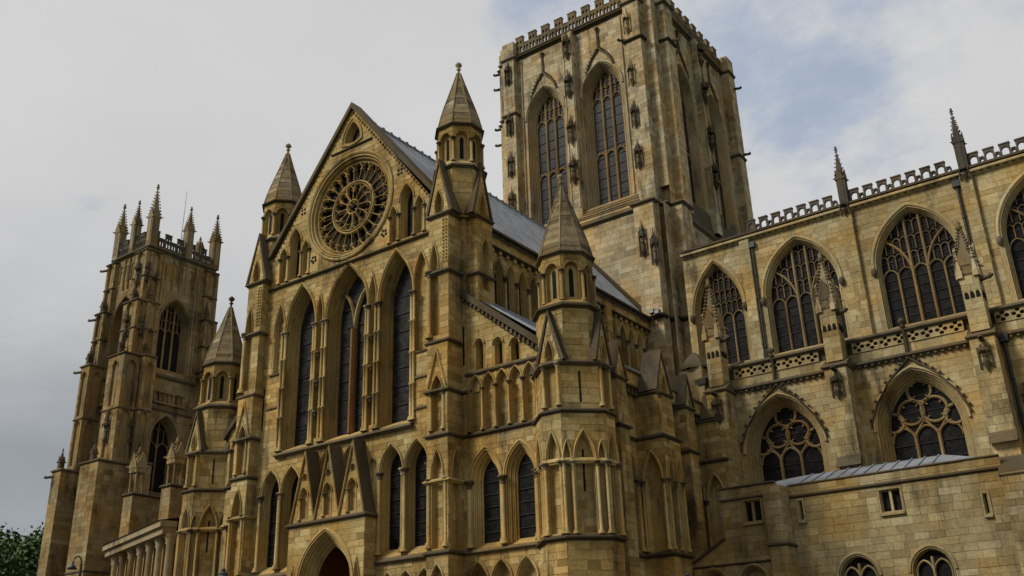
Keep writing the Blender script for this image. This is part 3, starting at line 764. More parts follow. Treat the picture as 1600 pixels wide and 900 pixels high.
# ---- east clerestory of the transept
FX = FE(7.55)
w = Wall(T, FX, rect(2.2, 26.0, 20.0, 27.75), K, 'clerestory_wall')
for g in (4.42, 12.4, 20.0):
    for i in range(5):
        u = g+1.305*i
        opening(w, u, 0.50, 26.12, 1.15, 23.6, 0.42, 0.16, 2, 0.09, 'glass' if i in (1, 2, 3) else 'blank', 'clerestory_window' if i in (1, 2, 3) else 'blind_arch', 3, 0.1, 'glass', 7)
        column(T, FX, u+0.652, 0.06, 23.6, 26.15, 0.10, K)
    column(T, FX, g-0.652, 0.06, 23.6, 26.15, 0.10, K)
    capline(T, FX, g-0.9, g-0.6, 26.05, K)
w.done()
for y_ in (10.95, 18.85):
    d_ = box_walls(T, 7.56, 7.95, y_-0.35, y_+0.35, 20, 27.9, K, 'SEN', 'pilaster', False); done(d_)
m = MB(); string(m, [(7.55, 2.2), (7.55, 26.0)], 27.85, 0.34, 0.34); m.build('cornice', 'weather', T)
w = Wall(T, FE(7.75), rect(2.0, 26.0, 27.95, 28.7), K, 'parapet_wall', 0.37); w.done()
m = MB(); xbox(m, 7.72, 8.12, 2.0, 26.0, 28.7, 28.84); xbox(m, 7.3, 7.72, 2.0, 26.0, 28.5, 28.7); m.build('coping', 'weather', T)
m = MB()
for k in range(30):
    y_ = 2.6+k*0.8; box(m, FX, y_-0.12, y_+0.12, 27.5, 27.78, 0.02, 0.2)
m.build('corbel_table', K, T)
m = MB(); xbox(m, -8.0, -7.3, 2.2, 26.0, 0, 28.6); m.build('clerestory_wall', K, T)

# ---- centre buttresses and their turrets
for s in (-1, 1):
    X0, X1 = (7.25, 8.7) if s > 0 else (-8.7, -7.25)
    d_ = box_walls(T, X0, X1, -0.72, 0.55, 0, 19.8, K, 'SEW', 'buttress', False)
    c = 0.725
    for vb, vs, ri in ((8.7, 12.25, 1.55), (14.75, 17.0, 0.0), (3.0, 7.0, 0.9)):
        if ri: opening(d_['S'], c, 0.40, vs, ri, vb, 0.3, 0.07, 1, 0.08, bblank=True)
    opening(d_['S'], c, 0.38, 16.95, 0.95, 14.8, 0.3, 0.07, 1, 0.06, bblank=True)
    sd = d_['E' if s > 0 else 'W']
    if s > 0: opening(sd, 0.62, 0.34, 12.25, 1.5, 8.7, 0.25, 0.06, 1, 0.07, bblank=True)
    done(d_)
    fr = Fr(X0, -0.72, 1, 0)
    for u in (0.17, 1.28):
        column(T, fr, u, 0.03, 8.75, 12.3, 0.085, K); column(T, fr, u+(0.12 if u < 1 else -0.12), 0.03, 14.85, 17.05, 0.08, K)
    # steep false gable on the buttress
    m = MB()
    for q in (-1, 1): bar(m, fr, [(c+q*0.62, 17.3), (c, 19.45)], 0.09, 0.0, 0.13)
    m.build('gablet_moulding', K, T)
    d_ = box_walls(T, X0, X1, -0.60, 0.55, 19.95, 27.75, K, 'SEW', 'buttress', False)
    opening(d_['S'], 0.42, 0.30, 24.3, 1.6, 20.3, 0.3, 0.06, 1, 0.08, bblank=True)
    done(d_)
    fr2 = Fr(X0, -0.60, 1, 0); column(T, fr2, 0.08, 0.05, 20.2, 24.3, 0.12, K)
    for u in (1.32,):
        for ex in (0, 0.13):
            dm = MB(); z = 24.6
            while z < 27.4:
                q = [fr2.P(u-0.06-ex*1.6, z, 0.0), fr2.P(u+0.06-ex*1.6, z, 0.0), fr2.P(u+0.06-ex*1.6, z+0.14, 0.0), fr2.P(u-0.06-ex*1.6, z+0.14, 0.0), fr2.P(u-ex*1.6, z+0.07, 0.14)]
                dm.add(q, [(0, 1, 4), (1, 2, 4), (2, 3, 4), (3, 0, 4)]); z += 0.22
            dm.build('dogtooth_strip', K, T)
    m = MB(); string(m, [(X0, 0.3), (X0, -0.66), (X1, -0.66), (X1, 0.5)], 19.88, 0.16, 0.3); m.build('string_course', 'weather', T)
    # pier behind, with a second buttress to the side
    x0, x1 = (7.25, 9.0) if s > 0 else (-9.0, -7.25)
    done(box_walls(T, x0, x1, 0.55, 2.6, 0, 27.75, K, 'SEW', 'pier', False))
    e0, e1 = (9.0, 9.72) if s > 0 else (-9.72, -9.0)
    d_ = box_walls(T, e0, e1, 0.80, 2.25, 17.0, 27.75, K, 'SEWN', 'buttress', False)
    if s > 0: opening(d_['E'], 0.72, 0.38, 25.4, 1.0, 23.2, 0.3, 0.06, 1, 0.07)
    done(d_)
    pth = [(7.25, 0.1), (7.25, -0.62), (8.7, -0.62), (8.7, 0.55), (9.0, 0.8), (9.72, 0.8), (9.72, 2.3)]
    if s < 0: pth = [(-x, y) for x, y in reversed(pth)]
    for z in (27.75, 24.1):
        m = MB(); string(m, pth, z, 0.18, 0.32); m.build('string_course', 'weather', T)
    cx = s*8.0
    gablet(T, Fr(cx, 0.1, 1, 0), 0, 0.78, 27.85, 31.1, -1.3, 0.68, K)
    gablet(T, Fr(cx, 1.4, 0, s), 0, 0.78, 27.85, 31.1, 0.3, 1.66, K)
    turret_top(T, cx, 1.4, 27.7, 31.15, 34.15, 39.6, K, 1.42, 1.3)
# slit in the pier
m = MB(); plate(m, FS(0.55), rect(8.78, 8.90, 18.6, 20.9), [], 0, 0.034, back=False); m.build('slit', 'dark', T)
m = MB(); plate(m, F0, rect(-7.12, -7.0, 17.6, 20.4), [], 0, 0.034, back=False); m.build('slit', 'dark', T)

# ---- porch
FP = FS(-0.95)
w = Wall(T, FP, rect(-2.95, 3.05, 0, 11.0), K, 'porch_wall')
PD = opening(w, 0.05, 2.12, 7.5, 3.0, 0.02, 0.85, 0.72, 5, 0.16, None, 'porch_arch', n=10)
opening(w, -2.42, 0.26, 6.9, 1.7, 2.5, 0.25, 0.06, 1, 0.06); opening(w, 2.55, 0.26, 6.9, 1.7, 2.5, 0.25, 0.06, 1, 0.06)
w.done()
d_ = box_walls(T, -2.95, 3.05, -0.95, 0, 0, 11.0, K, 'EW', 'porch_side', True); done(d_)
m = MB(); string(m, [(-2.95, 0), (-2.95, -0.95), (3.05, -0.95), (3.05, 0)], 11.05, 0.2, 0.3); m.build('string_course', 'weather', T)
ai = 2.12-0.75
m = MB(); x0, x1, y0, y1, z1 = -2.6, 2.7, 0.02, 3.1, 10.4
m.add([(x0, y0, 0), (x0, y1, 0), (x0, y1, z1), (x0, y0, z1), (x1, y0, 0), (x1, y1, 0), (x1, y1, z1), (x1, y0, z1)], [(0, 1, 2, 3), (4, 7, 6, 5), (3, 2, 6, 7), (1, 5, 6, 2)]); m.build('vestibule', 'ochre', T)
m = MB(); plate(m, FP, arch(0.05, 2.12, 7.5, 3.0, 6.4, -0.72), [], 0, -3.98, back=False, sides=False); m.build('tympanum', 'wood', T)
for s in (0, 1):
    dl = MB(); 
    box(dl, FP, 0.05-ai+s*ai+0.02, 0.05+s*ai-0.02, 0.05, 6.4, -4.02, -3.96); leaf = dl.build('door', 'wood', T)
    for k in range(6):
        pm = MB(); u = 0.05-ai+s*ai+0.04+k*(ai-0.08)/6; box(pm, FP, u, u+(ai-0.08)/6-0.02, 0.1, 6.35, -3.96, -3.93+random.uniform(0, 0.01)); pm.build('plank', 'wood', leaf)
for k in range(3):
    uc = 0.05+(k-1)*1.93; tri = [(uc-0.93, 11.15), (uc+0.93, 11.15), (uc, 15.1)]
    g = Wall(T, FS(-0.9), tri, K, 'porch_gable', 0.36, True, (0.35, 0.7))
    opening(g, uc, 0.34, 12.6, 0.55, 11.35, 0.22, 0.08, 1, 0.07)
    opening(g, uc, 0.17, 13.75, 0.2, 13.55, 0.12, 0.04, 1, 0.05, name='roundel')
    g.done(); column(T, FS(-0.9), uc-0.30, 0.03, 11.3, 12.6, 0.065, K)
    m = MB()
    for s in (-1, 1):
        A = [(uc+s*0.95, 11.12), (uc, 15.2), (uc, 15.42), (uc+s*1.02, 11.12)]
        plate(m, FS(0), A, [], 0.02, 1.0)
    m.build('gable_roof', 'weather', T)
    m = MB()
    for s in (-1, 1): bar(m, FS(-0.95), [(uc+s*0.97, 11.14), (uc, 15.25)], 0.1, 0.0, 0.1)
    m.build('gable_coping', K, T)

# ---- aisle fronts
def path_mirror(p): return [(-x, y) for x, y in reversed(p)]
FA = FS(0.6)
def octi(cx, cy, H=2.05, q=0.55): return [(cx-q, cy-H), (cx+q, cy-H), (cx+H, cy-q), (cx+H, cy+q), (cx+q, cy+H), (cx-q, cy+H), (cx-H, cy+q), (cx-H, cy-q)]
w = Wall(T, FA, [(8.72, 0), (13.6, 0), (14.35, 18.4), (8.72, 23.0)], K, 'aisle_front')
w.outline = [(8.72, 0), (14.35, 0), (14.35, 18.4), (8.72, 23.0)]
for uc in (10.18, 12.42):
    opening(w, uc, 1.0, 12.1, 1.65, 8.55, 0.5, 0.46, 3, 0.13, 'glass', 'window', 7, 0.4, 'glass', 8)
for u in (9.12, 11.30, 13.44): column(T, FA, u, 0.08, 8.7, 12.15, 0.12, K)
for k in range(5):
    uc = 9.62+0.888*k
    opening(w, uc, 0.385, 17.12, 0.72, 14.75, 0.26, 0.09, 1, 0.08, bblank=True)
for k in range(6): 
    column(T, FA, 9.62+0.888*(k-0.5), 0.05, 14.75, 17.15, 0.075, K); column(T, FA, 9.62+0.888*(k-0.5)+0.06, 0.16, 14.75, 17.1, 0.055, K)
for uc, ap in ((9.90, 19.95), (11.20, 19.72), (12.30, 19.46)):
    opening(w, uc, 0.30, ap-0.35, 0.32, 18.18, 0.4, 0.1, 1, 0.1, 'dark', 'small_window', 1, 0.1, 'glass', 6, 0.12)
for uc in (9.62, 11.08, 12.62): opening(w, uc, 0.62, 6.95, 1.0, 4.2, 0.45, 0.32, 3, 0.08)
w.done()
for z, o, u0, u1 in ((14.6, 0.18, 8.7, 13.9), (18.02, 0.14, 8.9, 13.9), (8.5, 0.22, 8.7, 13.6)):
    m = MB(); string(m, [(u0, 0.6), (u1, 0.6)], z, o, 0.28); m.build('string_course', 'weather', T)
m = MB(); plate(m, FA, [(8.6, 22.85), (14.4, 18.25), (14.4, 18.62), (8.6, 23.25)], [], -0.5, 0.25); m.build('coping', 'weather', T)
m = MB()
for k in range(20):
    f = (k+0.5)/20; u = 8.8+5.4*f; v = 22.72-4.5*f*1.0; box(m, FA, u-0.08, u+0.08, v-0.22, v+0.02, 0.0, 0.2)
m.build('corbel_table', 'weather', T)
# narrower west aisle front
w = Wall(T, FA, [(-11.0, 0), (-8.72, 0), (-8.72, 20.4), (-11.0, 18.2)], K, 'aisle_front')
opening(w, -9.72, 0.62, 12.1, 1.4, 8.55, 0.5, 0.3, 2, 0.1, 'glass', 'window', 6, 0.4)
for uc in (-10.25, -9.4): opening(w, uc, 0.34, 17.0, 0.7, 14.75, 0.26, 0.09, 1, 0.08, bblank=True)
for u in (-10.66, -9.82, -8.98): column(T, FA, u, 0.06, 14.75, 17.05, 0.075, K)
for u in (-10.4, -9.04): column(T, FA, u, 0.06, 8.7, 12.15, 0.1, K)
w.done()
m = MB(); plate(m, FA, [(-8.6, 20.3), (-11.3, 17.8), (-11.3, 18.2), (-8.6, 20.75)], [], -0.5, 0.25); m.build('coping', 'weather', T)
for z in (14.6, 17.05, 12.15, 8.5):
    m = MB(); string(m, [(-11.0, 0.6), (-8.7, 0.6), (-8.7, -0.72), (-7.25, -0.72), (-7.25, 0)], z, 0.17, 0.28); m.build('string_course', 'weather' if z != 12.15 else K, T)
    m = MB(); string(m, [(7.25, 0), (7.25, -0.72), (8.7, -0.72), (8.7, 0.6), (9.15, 0.6)], z, 0.17, 0.28); m.build('string_course', 'weather' if z != 12.15 else K, T)
# corner turrets
for cx, cy in ((15.3, 1.3), (-12.9, 1.3)):
    V = octi(cx, cy)
    for i, fr, wd in facets(V):
        if i in (4, 5, 6) and cx > 0: pass
        w = Wall(T, fr, rect(0, wd, 0, 14.5), K, 'turret_facet', 0.4)
        if i in (0, 2, 6): 
            opening(w, wd/2, 0.36, 12.0, 1.4, 8.6, 0.28, 0.1, 1, 0.09, bblank=True)
            for u in (0.10, wd-0.10): column(T, fr, u, 0.05, 8.55, 12.0, 0.085, K)
        if i in (1, 3, 7):
            opening(w, wd/2, 0.52, 11.95, 1.5, 8.6, 0.3, 0.1, 1, 0.09, bblank=True)
            for q in (-1, 1):
                opening(w, wd/2+q*0.86, 0.17, 12.05, 0.85, 8.6, 0.2, 0.05, 1, 0.07)
                for u in (0.60, 1.05): column(T, fr, wd/2+q*u, 0.05, 8.55, 12.0, 0.075, K)
            if i == 1:
                m = MB(); f2 = fr.back(0.3); plate(m, f2, rect(wd/2-0.05, wd/2+0.05, 10.6, 12.6), [], 0, 0.034, back=False); m.build('slit', 'dark', T)
        w.done()
        w = Wall(T, fr.back(0.12), rect(-0.02, wd+0.02, 14.5, 17.0), K, 'turret_facet', 0.4)
        if i in (0, 2): opening(w, wd/2, 0.34, 16.9, 0.06, 14.75, 0.2, 0.05, 1, 0, name='recessed_panel')
        w.done()
        if i in (0, 2):
            for u in (0.12, wd-0.12): column(T, fr.back(0.12), u, 0.05, 14.75, 17.0, 0.085, K)
        if i == 1:
            m = MB(); plate(m, fr.back(0.12), rect(wd/2-0.05, wd/2+0.05, 14.95, 16.55), [], 0, 0.034, back=False); m.build('slit', 'dark', T)
    for z, o, mt_ in ((8.4, 0.22, 'weather'), (14.5, 0.2, 'weather'), (17.0, 0.14, 'weather'), (12.02, 0.1, K)):
        m = MB(); string(m, octi(cx, cy, 2.05 if z < 14 else 1.98), z, o, 0.3, True); m.build('string_course', mt_, T)
    gablet(T, Fr(cx, cy, 1, 0), 0, 0.62, 17.1, 19.5, 0.6, 1.96, K)
    gablet(T, Fr(cx, cy, 0, 1), 0, 0.62, 17.1, 19.5, 0.6, 1.96, K)
    gablet(T, Fr(cx, cy, 0, -1), 0, 0.62, 17.1, 19.5, 0.6, 1.96, K, False)
    turret_top(T, cx, cy, 17.0, 20.15, 23.3, 28.75, K, 1.6, 1.34)

# ---- east aisle of the transept
FX = FE(15.0)
w = Wall(T, FX, rect(3.2, 18.0, 0, 17.5), K, 'aisle_wall')
for uc in (4.05, 7.15, 11.75, 15.75):
    opening(w, uc, 0.85, 12.45, 1.75, 8.6, 0.5, 0.3, 2, 0.12, 'glass', 'window', 7, 0.4)
    for s in (-1, 1): column(T, FX, uc+s*0.9, 0.06, 8.6, 12.5, 0.10, K)
w.done()
m = MB(); string(m, [(15.0, 3.2), (15.0, 18.0)], 14.8, 0.18, 0.28); string(m, [(15.0, 3.2), (15.0, 18.0)], 17.75, 0.4, 0.24); m.build('string_course', 'weather', T)
m = MB()
for k in range(34):
    y_ = 3.5+k*0.43; box(m, FX, y_-0.1, y_+0.1, 17.3, 17.65, 0.02, 0.3)
m.build('corbel_table', 'weather', T)
w = Wall(T, FE(15.3), rect(3.2, 18.0, 17.85, 18.6), K, 'parapet_wall', 0.37); w.done()
m = MB(); xbox(m, 14.9, 15.42, 3.2, 18.0, 18.6, 18.72); m.build('coping', 'weather', T)
for y0, y1 in ((8.3, 10.3), (16.4, 18.3)):
    d_ = box_walls(T, 15.02, 16.7, y0, y1, 0, 14.8, K, 'SEN', 'buttress', False)
    opening(d_['S'], 0.85, 0.55, 12.4, 1.55, 8.6, 0.3, 0.1, 1, 0.1)
    for u in (0.55, 1.45): opening(d_['E'], u, 0.3, 12.4, 1.1, 8.6, 0.25, 0.08, 1, 0.08)
    done(d_)
    for u in (0.2, 1.5): column(T, Fr(15.02, y0, 1, 0), u, 0.05, 8.6, 12.4, 0.08, K)
    for u in (0.15, 1.0, 1.85): column(T, Fr(16.7, y0, 0, 1), u, 0.05, 8.6, 12.4, 0.08, K)
    m = MB(); string(m, [(15.0, y0), (16.7, y0), (16.7, y1), (15.0, y1)], 14.8, 0.18, 0.3); string(m, [(15.0, y0), (16.7, y0), (16.7, y1), (15.0, y1)], 8.4, 0.2, 0.3); m.build('string_course', 'weather', T)
    done(box_walls(T, 15.02, 16.5, y0+0.15, y1-0.1, 14.8, 17.4, K, 'SEN', 'buttress', False))
    m = MB(); string(m, [(15.0, y0+0.15), (16.5, y0+0.15), (16.5, y1-0.1), (15.0, y1-0.1)], 17.4, 0.14, 0.26); m.build('string_course', 'weather', T)
    column(T, Fr(16.5, y0+0.15, 0, 1), 0.12, 0.06, 14.9, 17.35, 0.1, K)
    gablet(T, Fr(15.0, (y0+y1)/2, 0, 1), 0, 0.78, 17.5, 19.7, 0.35, 1.5, K)
for y0, y1 in ((4.9, 5.95), (13.2, 14.3)):
    done(box_walls(T, 15.02, 15.9, y0, y1, 0, 17.6, K, 'SEN', 'buttress', False))
    m = MB(); string(m, [(15.0, y0), (15.9, y0), (15.9, y1), (15.0, y1)], 14.9, 0.16, 0.28); string(m, [(15.0, y0), (15.9, y0), (15.9, y1), (15.0, y1)], 17.6, 0.16, 0.28); m.build('string_course', 'weather', T)
    gablet(T, Fr(15.0, (y0+y1)/2, 0, 1), 0, 0.5, 17.7, 19.4, 0.0, 0.9, K, False)
m = MB(); string(m, [(15.0, 3.2), (15.0, 18.0)], 8.4, 0.2, 0.3); m.build('string_course', 'weather', T)
# lean-to lead roofs over the aisles
m = MB(); m.add([(7.6, 0.9, 24.0), (7.6, 26.0, 24.0), (14.95, 26.0, 18.5), (14.95, 0.9, 18.5)], [(0, 1, 2, 3)]); m.add([(-8, 0.9, 20.8), (-8, 26.0, 20.8), (-12.9, 26.0, 17.5), (-12.9, 0.9, 17.5)], [(0, 1, 2, 3)])
ar = m.build('aisle_roof', 'lead', T)
m = MB(); R = []; dv = Vector((7.35, 0, -5.5)); L_ = dv.length; dv.normalize(); nv = Vector((-dv.z, 0, dv.x))
for a_ in range(6):
    an = math.pi*a_/5; off = Vector((0, 0.05*math.cos(an), 0))+nv*(0.07*math.sin(an)); p = Vector((7.6, 0, 24.0))
    R.append([tuple(p+off), tuple(p+off+dv*L_)])
rows(m, R, 0.5, True); rme2 = m.mesh('lead_roll', MT['lead']); y = 1.5
while y < 25.5:
    o = bpy.data.objects.new('lead_roll', rme2); COL.objects.link(o); o.parent = ar; o.location = (0, y, 0); y += 0.75
m = MB(); xbox(m, -14.9, -8.0, 2.6, 26.0, 0, 17.6); m.build('aisle_wall', K, T)
flush_blocks(T, K, 300)

# ================================================================== shared pieces for the other buildings
def bay_objects(th, fr, u0, n, pitch, z0, mesh, name):
    for k in range(n):
        o = bpy.data.objects.new(name, mesh); COL.objects.link(o); o.parent = th
        o.matrix_parent_inverse = Matrix.Translation(-Vector(th.location))
        p = fr.P(u0+k*pitch, z0)
        o.matrix_basis = Matrix(((fr.ux, -fr.nx, 0, p[0]), (fr.uy, -fr.ny, 0, p[1]), (0, 0, 1, p[2]), (0, 0, 0, 1)))
def merlon_mesh(pitch, mw_, hm, hc, th_, mat, slots=1):
    m = MB(); out = [(0, 0), (pitch, 0), (pitch, hc), (mw_, hc), (mw_, hm), (0, hm)]; holes = []
    c = mw_/2
    if slots == 1: holes.append(arch(c, mw_*0.34, hm*0.52, mw_*0.36, hm*0.09, 0, 4))
    else:
        for q in (-1, 1): holes += [arch(c+q*mw_*0.22, mw_*0.155, hm*0.34, mw_*0.18, hm*0.06, 0, 3), arch(c+q*mw_*0.22, mw_*0.13, hm*0.72, mw_*0.15, hm*0.58, 0, 3)]
    g = (mw_+pitch)/2; e = min((pitch-mw_)*0.42, hc*0.40)
    if slots == 1: holes.append([(g-e, hc*0.5), (g, hc*0.5-e), (g+e, hc*0.5), (g, hc*0.5+e)])
    else: holes += [arch(g+q*(pitch-mw_)*0.23, (pitch-mw_)*0.16, hc*0.6, (pitch-mw_)*0.2, hc*0.12, 0, 3) for q in (-1, 1)]
    plate(m, Fr(0, 0, 1, 0), out, holes, -th_, 0)
    box(m, Fr(0, 0, 1, 0), -0.04, mw_+0.04, hm, hm+0.08, -th_-0.05, 0.05); box(m, Fr(0, 0, 1, 0), mw_+0.041, pitch-0.041, hc, hc+0.07, -th_-0.045, 0.045)
    return m.mesh('merlon', MT[mat])
def niche(th, fr, u, v, h, s=1.0, mat='weather'):
    m = MB(); x, y, _ = fr.P(u, 0, 0.14*s); ph = random.random()
    lathe(m, x, y, [(0.02, v-0.55*s), (0.13*s, v-0.3*s), (0.24*s, v-0.1*s), (0.30*s, v), (0.02, v+0.01)], 6, None, False, ph)
    lathe(m, x, y, [(0.17*s, v), (0.19*s, v+h*0.12), (0.13*s, v+h*0.34), (0.20*s, v+h*0.47), (0.08*s, v+h*0.55), (0.10*s, v+h*0.62), (0.02, v+h*0.68)], 6, None, False, ph+0.4)
    lathe(m, x, y, [(0.30*s, v+h*0.74), (0.33*s, v+h*0.86), (0.22*s, v+h*0.90), (0.20*s, v+h*1.0), (0.09*s, v+h*1.1), (0.02, v+h*1.55)], 6, None, False, ph)
    for k in range(10):
        an = 2*math.pi*k/5+ph; vv = v+h*(0.72 if k < 5 else 1.02); rr_ = (0.33 if k < 5 else 0.2)*s; c = Vector((x+rr_*math.cos(an), y+rr_*math.sin(an), vv))
        r = 0.07*s; t_ = h*0.22
        m.add([c+Vector((r, 0, 0)), c+Vector((0, r, 0)), c-Vector((r, 0, 0)), c-Vector((0, r, 0)), c+Vector((0, 0, t_)), c-Vector((0, 0, t_*0.5))], [(0, 1, 4), (1, 2, 4), (2, 3, 4), (3, 0, 4), (1, 0, 5), (2, 1, 5), (3, 2, 5), (0, 3, 5)])
    for q in (-1, 1):
        box(m, fr, u+q*0.36*s-0.04, u+q*0.36*s+0.04, v-0.3*s, v+h*1.05, 0.02, 0.12)
    return m.build('canopied_niche', mat, th)
def gargoyle(th, p, d, L=0.9, mat='weather'):
    m = MB(); p = Vector(p); d = Vector(d).normalized()
    tube(m, [p-d*0.2, p+d*L*0.4+Vector((0, 0, 0.04)), p+d*L*0.75, p+d*L*0.85+Vector((0, 0, 0.1)), p+d*L+Vector((0, 0, 0.02))], [0.17, 0.14, 0.12, 0.17, 0.08], 6)
    return m.build('gargoyle', mat, th)
def downpipe(th, x, y, z0, z1, r=0.09):
    m = MB(); tube(m, [(x, y, z0), (x, y, z1)], r, 8)
    z = z0+1.2
    while z < z1-0.8: tube(m, [(x, y, z-0.05), (x, y, z+0.05)], r*1.4, 8); z += 1.9
    xbox(m, x-0.26, x+0.26, y-0.18, y+0.15, z1-0.05, z1+0.4)
    return m.build('downpipe', 'iron', th)
def ogee(th, fr, uc, a, v0, vt, vf, w_, key):
    m = MB()
    for s in (-1, 1):
        pts = [(uc+s*a, v0), (uc+s*a*0.82, v0+(vt-v0)*0.35), (uc+s*a*0.5, v0+(vt-v0)*0.68), (uc+s*a*0.2, v0+(vt-v0)*0.88), (uc+s*0.05, vt), (uc, vf-0.3)]
        bar(m, fr, pts, w_, 0.02, 0.2)
        for k in range(9):
            f = (k+0.6)/9.5*(len(pts)-2); i = int(f); g = f-i
            cu, cv = pts[i][0]+(pts[i+1][0]-pts[i][0])*g+s*0.1, pts[i][1]+(pts[i+1][1]-pts[i][1])*g+0.1
            c = Vector(fr.P(cu, cv, 0.12)); r = 0.12
            m.add([c+Vector((r, 0, 0)), c+Vector((0, r, 0)), c-Vector((r, 0, 0)), c-Vector((0, r, 0)), c+Vector((0, 0, r)), c-Vector((0, 0, r))], [(0, 1, 4), (1, 2, 4), (2, 3, 4), (3, 0, 4), (1, 0, 5), (2, 1, 5), (3, 2, 5), (0, 3, 5)])
    x, y, _ = fr.P(uc, 0, 0.12); finial(m, x, y, vf-0.9, 0.9, 0.17)
    return m.build('ogee_hood', key, th)

# ================================================================== crossing tower
C = thing('crossing_tower', 'massive square crossing tower with paired traceried windows behind the transept roof', 'tower', (1.3, 35.5, 0))
K = 'tower'
F1 = FS(26.0)
w = Wall(C, F1, rect(-8.2, 9.3, 18, 38.9), K, 'tower_wall', 0.46, True, (0.6, 1.4)); w.done()
w = Wall(C, FE(9.75), rect(26.0, 44.5, 18, 38.9), K, 'tower_wall', 0.46); w.done()
m = MB()                                         # lead flashing where the roof meets the tower
for s in (-1, 1): bar(m, F1, [(s*8.0, EZ+0.25), (0, RZ+0.35)], 0.34, 0.03, 0.16)
m.build('roof_flashing', 'weather', C)
m = MB(); string(m, [(-8.2, 26.0), (7.5, 26.0)], 39.0, 0.25, 0.5); string(m, [(9.75, 29), (9.75, 44.5)], 39.0, 0.25, 0.5); m.build('string_course', 'weather', C)
for k in range(6):
    m = MB(); z0, z1 = 39.1+k*0.38, 39.1+(k+1)*0.38; ya, yb = 26.0+k*0.26, 26.0+(k+1)*0.26
    m.add([(-6.9, ya-0.10, z0), (7.2, ya-0.10, z0), (7.2, yb, z1+0.02), (-6.9, yb, z1+0.02), (-6.9, ya+0.06, z0-0.16), (7.2, ya+0.06, z0-0.16)], [(0, 1, 2, 3), (4, 5, 1, 0)]); m.build('sill_course', 'spire', C)
    m = MB(); xa, xb = 9.75+(-k*0.02), 9.75-(k+1)*0.02
    m.add([(9.95-k*0.04, 29, z0), (9.95-k*0.04, 44, z0), (9.9-k*0.04, 44, z1), (9.9-k*0.04, 29, z1)], [(0, 1, 2, 3)]); m.build('sill_course', 'weather', C)
F2 = FS(27.6); F3 = FE(9.7)
wS = Wall(C, F2, rect(-7.0, 9.7, 41.2, 60.6), K, 'belfry_wall', 0.46, True, (0.6, 1.3)); wE = Wall(C, F3, rect(27.6, 44.4, 39.2, 60.6), K, 'belfry_wall', 0.46, True, (0.6, 1.3))
for wl, fr, cs in ((wS, F2, (-2.35, 3.95)), (wE, F3, (32.6, 39.3))):
    for uc in cs:
        dp = 0.95 if fr is F2 else 0.65
        p = opening(wl, uc, 2.15, 53.0, 3.1, 41.35, dp, 0.62, 4, 0.2, 'glass', 'belfry_window', 14, 0.3, 'glass2', 9, 0.14)
        tracery(p, fr, uc, 2.15, 53.0, 3.1, 41.6, -dp, 3, 'tracery', 'perp3', 0.24, 46.6, 52.4, -0.62)
        ogee(C, fr, uc, 1.45, 55.25, 57.6, 60.1, 0.2, 'weather')
        for q in (-2.5, 2.5):
            m = MB(); bar(m, fr, [(uc+q, 41.4), (uc+q, 60.2)], 0.16, 0.0, 0.16); m.build('shaft', K, C)
wS.done(); wE.done()
for fr, u, ws in ((F2, 0.90, 1.1), (F3, 35.95, 1.0)):
    x, y, _ = fr.P(u, 0)
    if fr is F2: done(box_walls(C, u-ws/2, u+ws/2, 26.95, 27.6, 39.4, 60.5, K, 'SEW', 'pilaster', False))
    else: done(box_walls(C, 9.72, 10.3, u-ws/2, u+ws/2, 39.4, 60.5, K, 'SEN', 'pilaster', False))
    f2 = Fr(fr.ox, fr.oy, fr.ux, fr.uy, 0.65)
    for v in (44.5, 48.6, 53.6, 58.0): niche(C, f2, u, v, 1.7, 1.2)
    for q in (-1, 1):
        m = MB(); bar(m, f2, [(u+q*0.42, 41.5), (u+q*0.42, 60.3)], 0.14, 0.0, 0.12); m.build('shaft', K, C)
# clustered corner buttresses
def cluster(x0, y0, z0, z1, e=0.0):
    a = box_walls(C, x0-e, x0+1.6+e, y0-e, y0+1.9, z0, z1, K, 'SEW', 'corner_buttress', True, 0.46)
    b = box_walls(C, x0+1.6, x0+2.2+e, y0+1.35-e, y0+2.4, z0, z1, K, 'SE', 'corner_buttress', True, 0.46)
    c = box_walls(C, x0+1.9, x0+3.3+e, y0+1.9-e, y0+3.4+e, z0, z1, K, 'SEN', 'corner_buttress', True, 0.46)
    for d in (a, b, c): done(d)
    pth = [(x0-e, y0+0.9), (x0-e, y0-e), (x0+1.6+e, y0-e), (x0+1.6+e, y0+1.35-e), (x0+2.2+e, y0+1.35-e), (x0+2.2+e, y0+1.9-e), (x0+3.3+e, y0+1.9-e), (x0+3.3+e, y0+3.4+e), (x0+2.4, y0+3.4+e)]
    return pth
p_ = cluster(7.35, 25.55, 18.0, 39.1, 0.12)
for z in (39.15, 28.9):
    m = MB(); string(m, p_, z, 0.24, 0.44); m.build('string_course', 'weather', C)
p_ = cluster(7.2, 26.75, 39.1, 62.6, 0.0)
for z in (56.4, 60.6):
    m = MB(); string(m, p_, z, 0.24, 0.42); m.build('string_course', 'weather', C)
fr = FS(26.75)
for z in (43.5, 47.6, 52.0, 57.6): niche(C, fr, 7.55, z, 1.6, 1.0, K if z > 50 else 'weather')
for z in (56.5,): gargoyle(C, (7.2, 26.7, z), (-1, -1, 0), 0.7); gargoyle(C, (10.5, 29.3, z), (1, 0.6, 0), 0.8)
# statue pair on the lower south-east pier
for u, v in ((7.9, 34.6), (8.9, 33.6)): niche(C, FS(25.43), u, v, 1.9, 0.9, 'parapet')
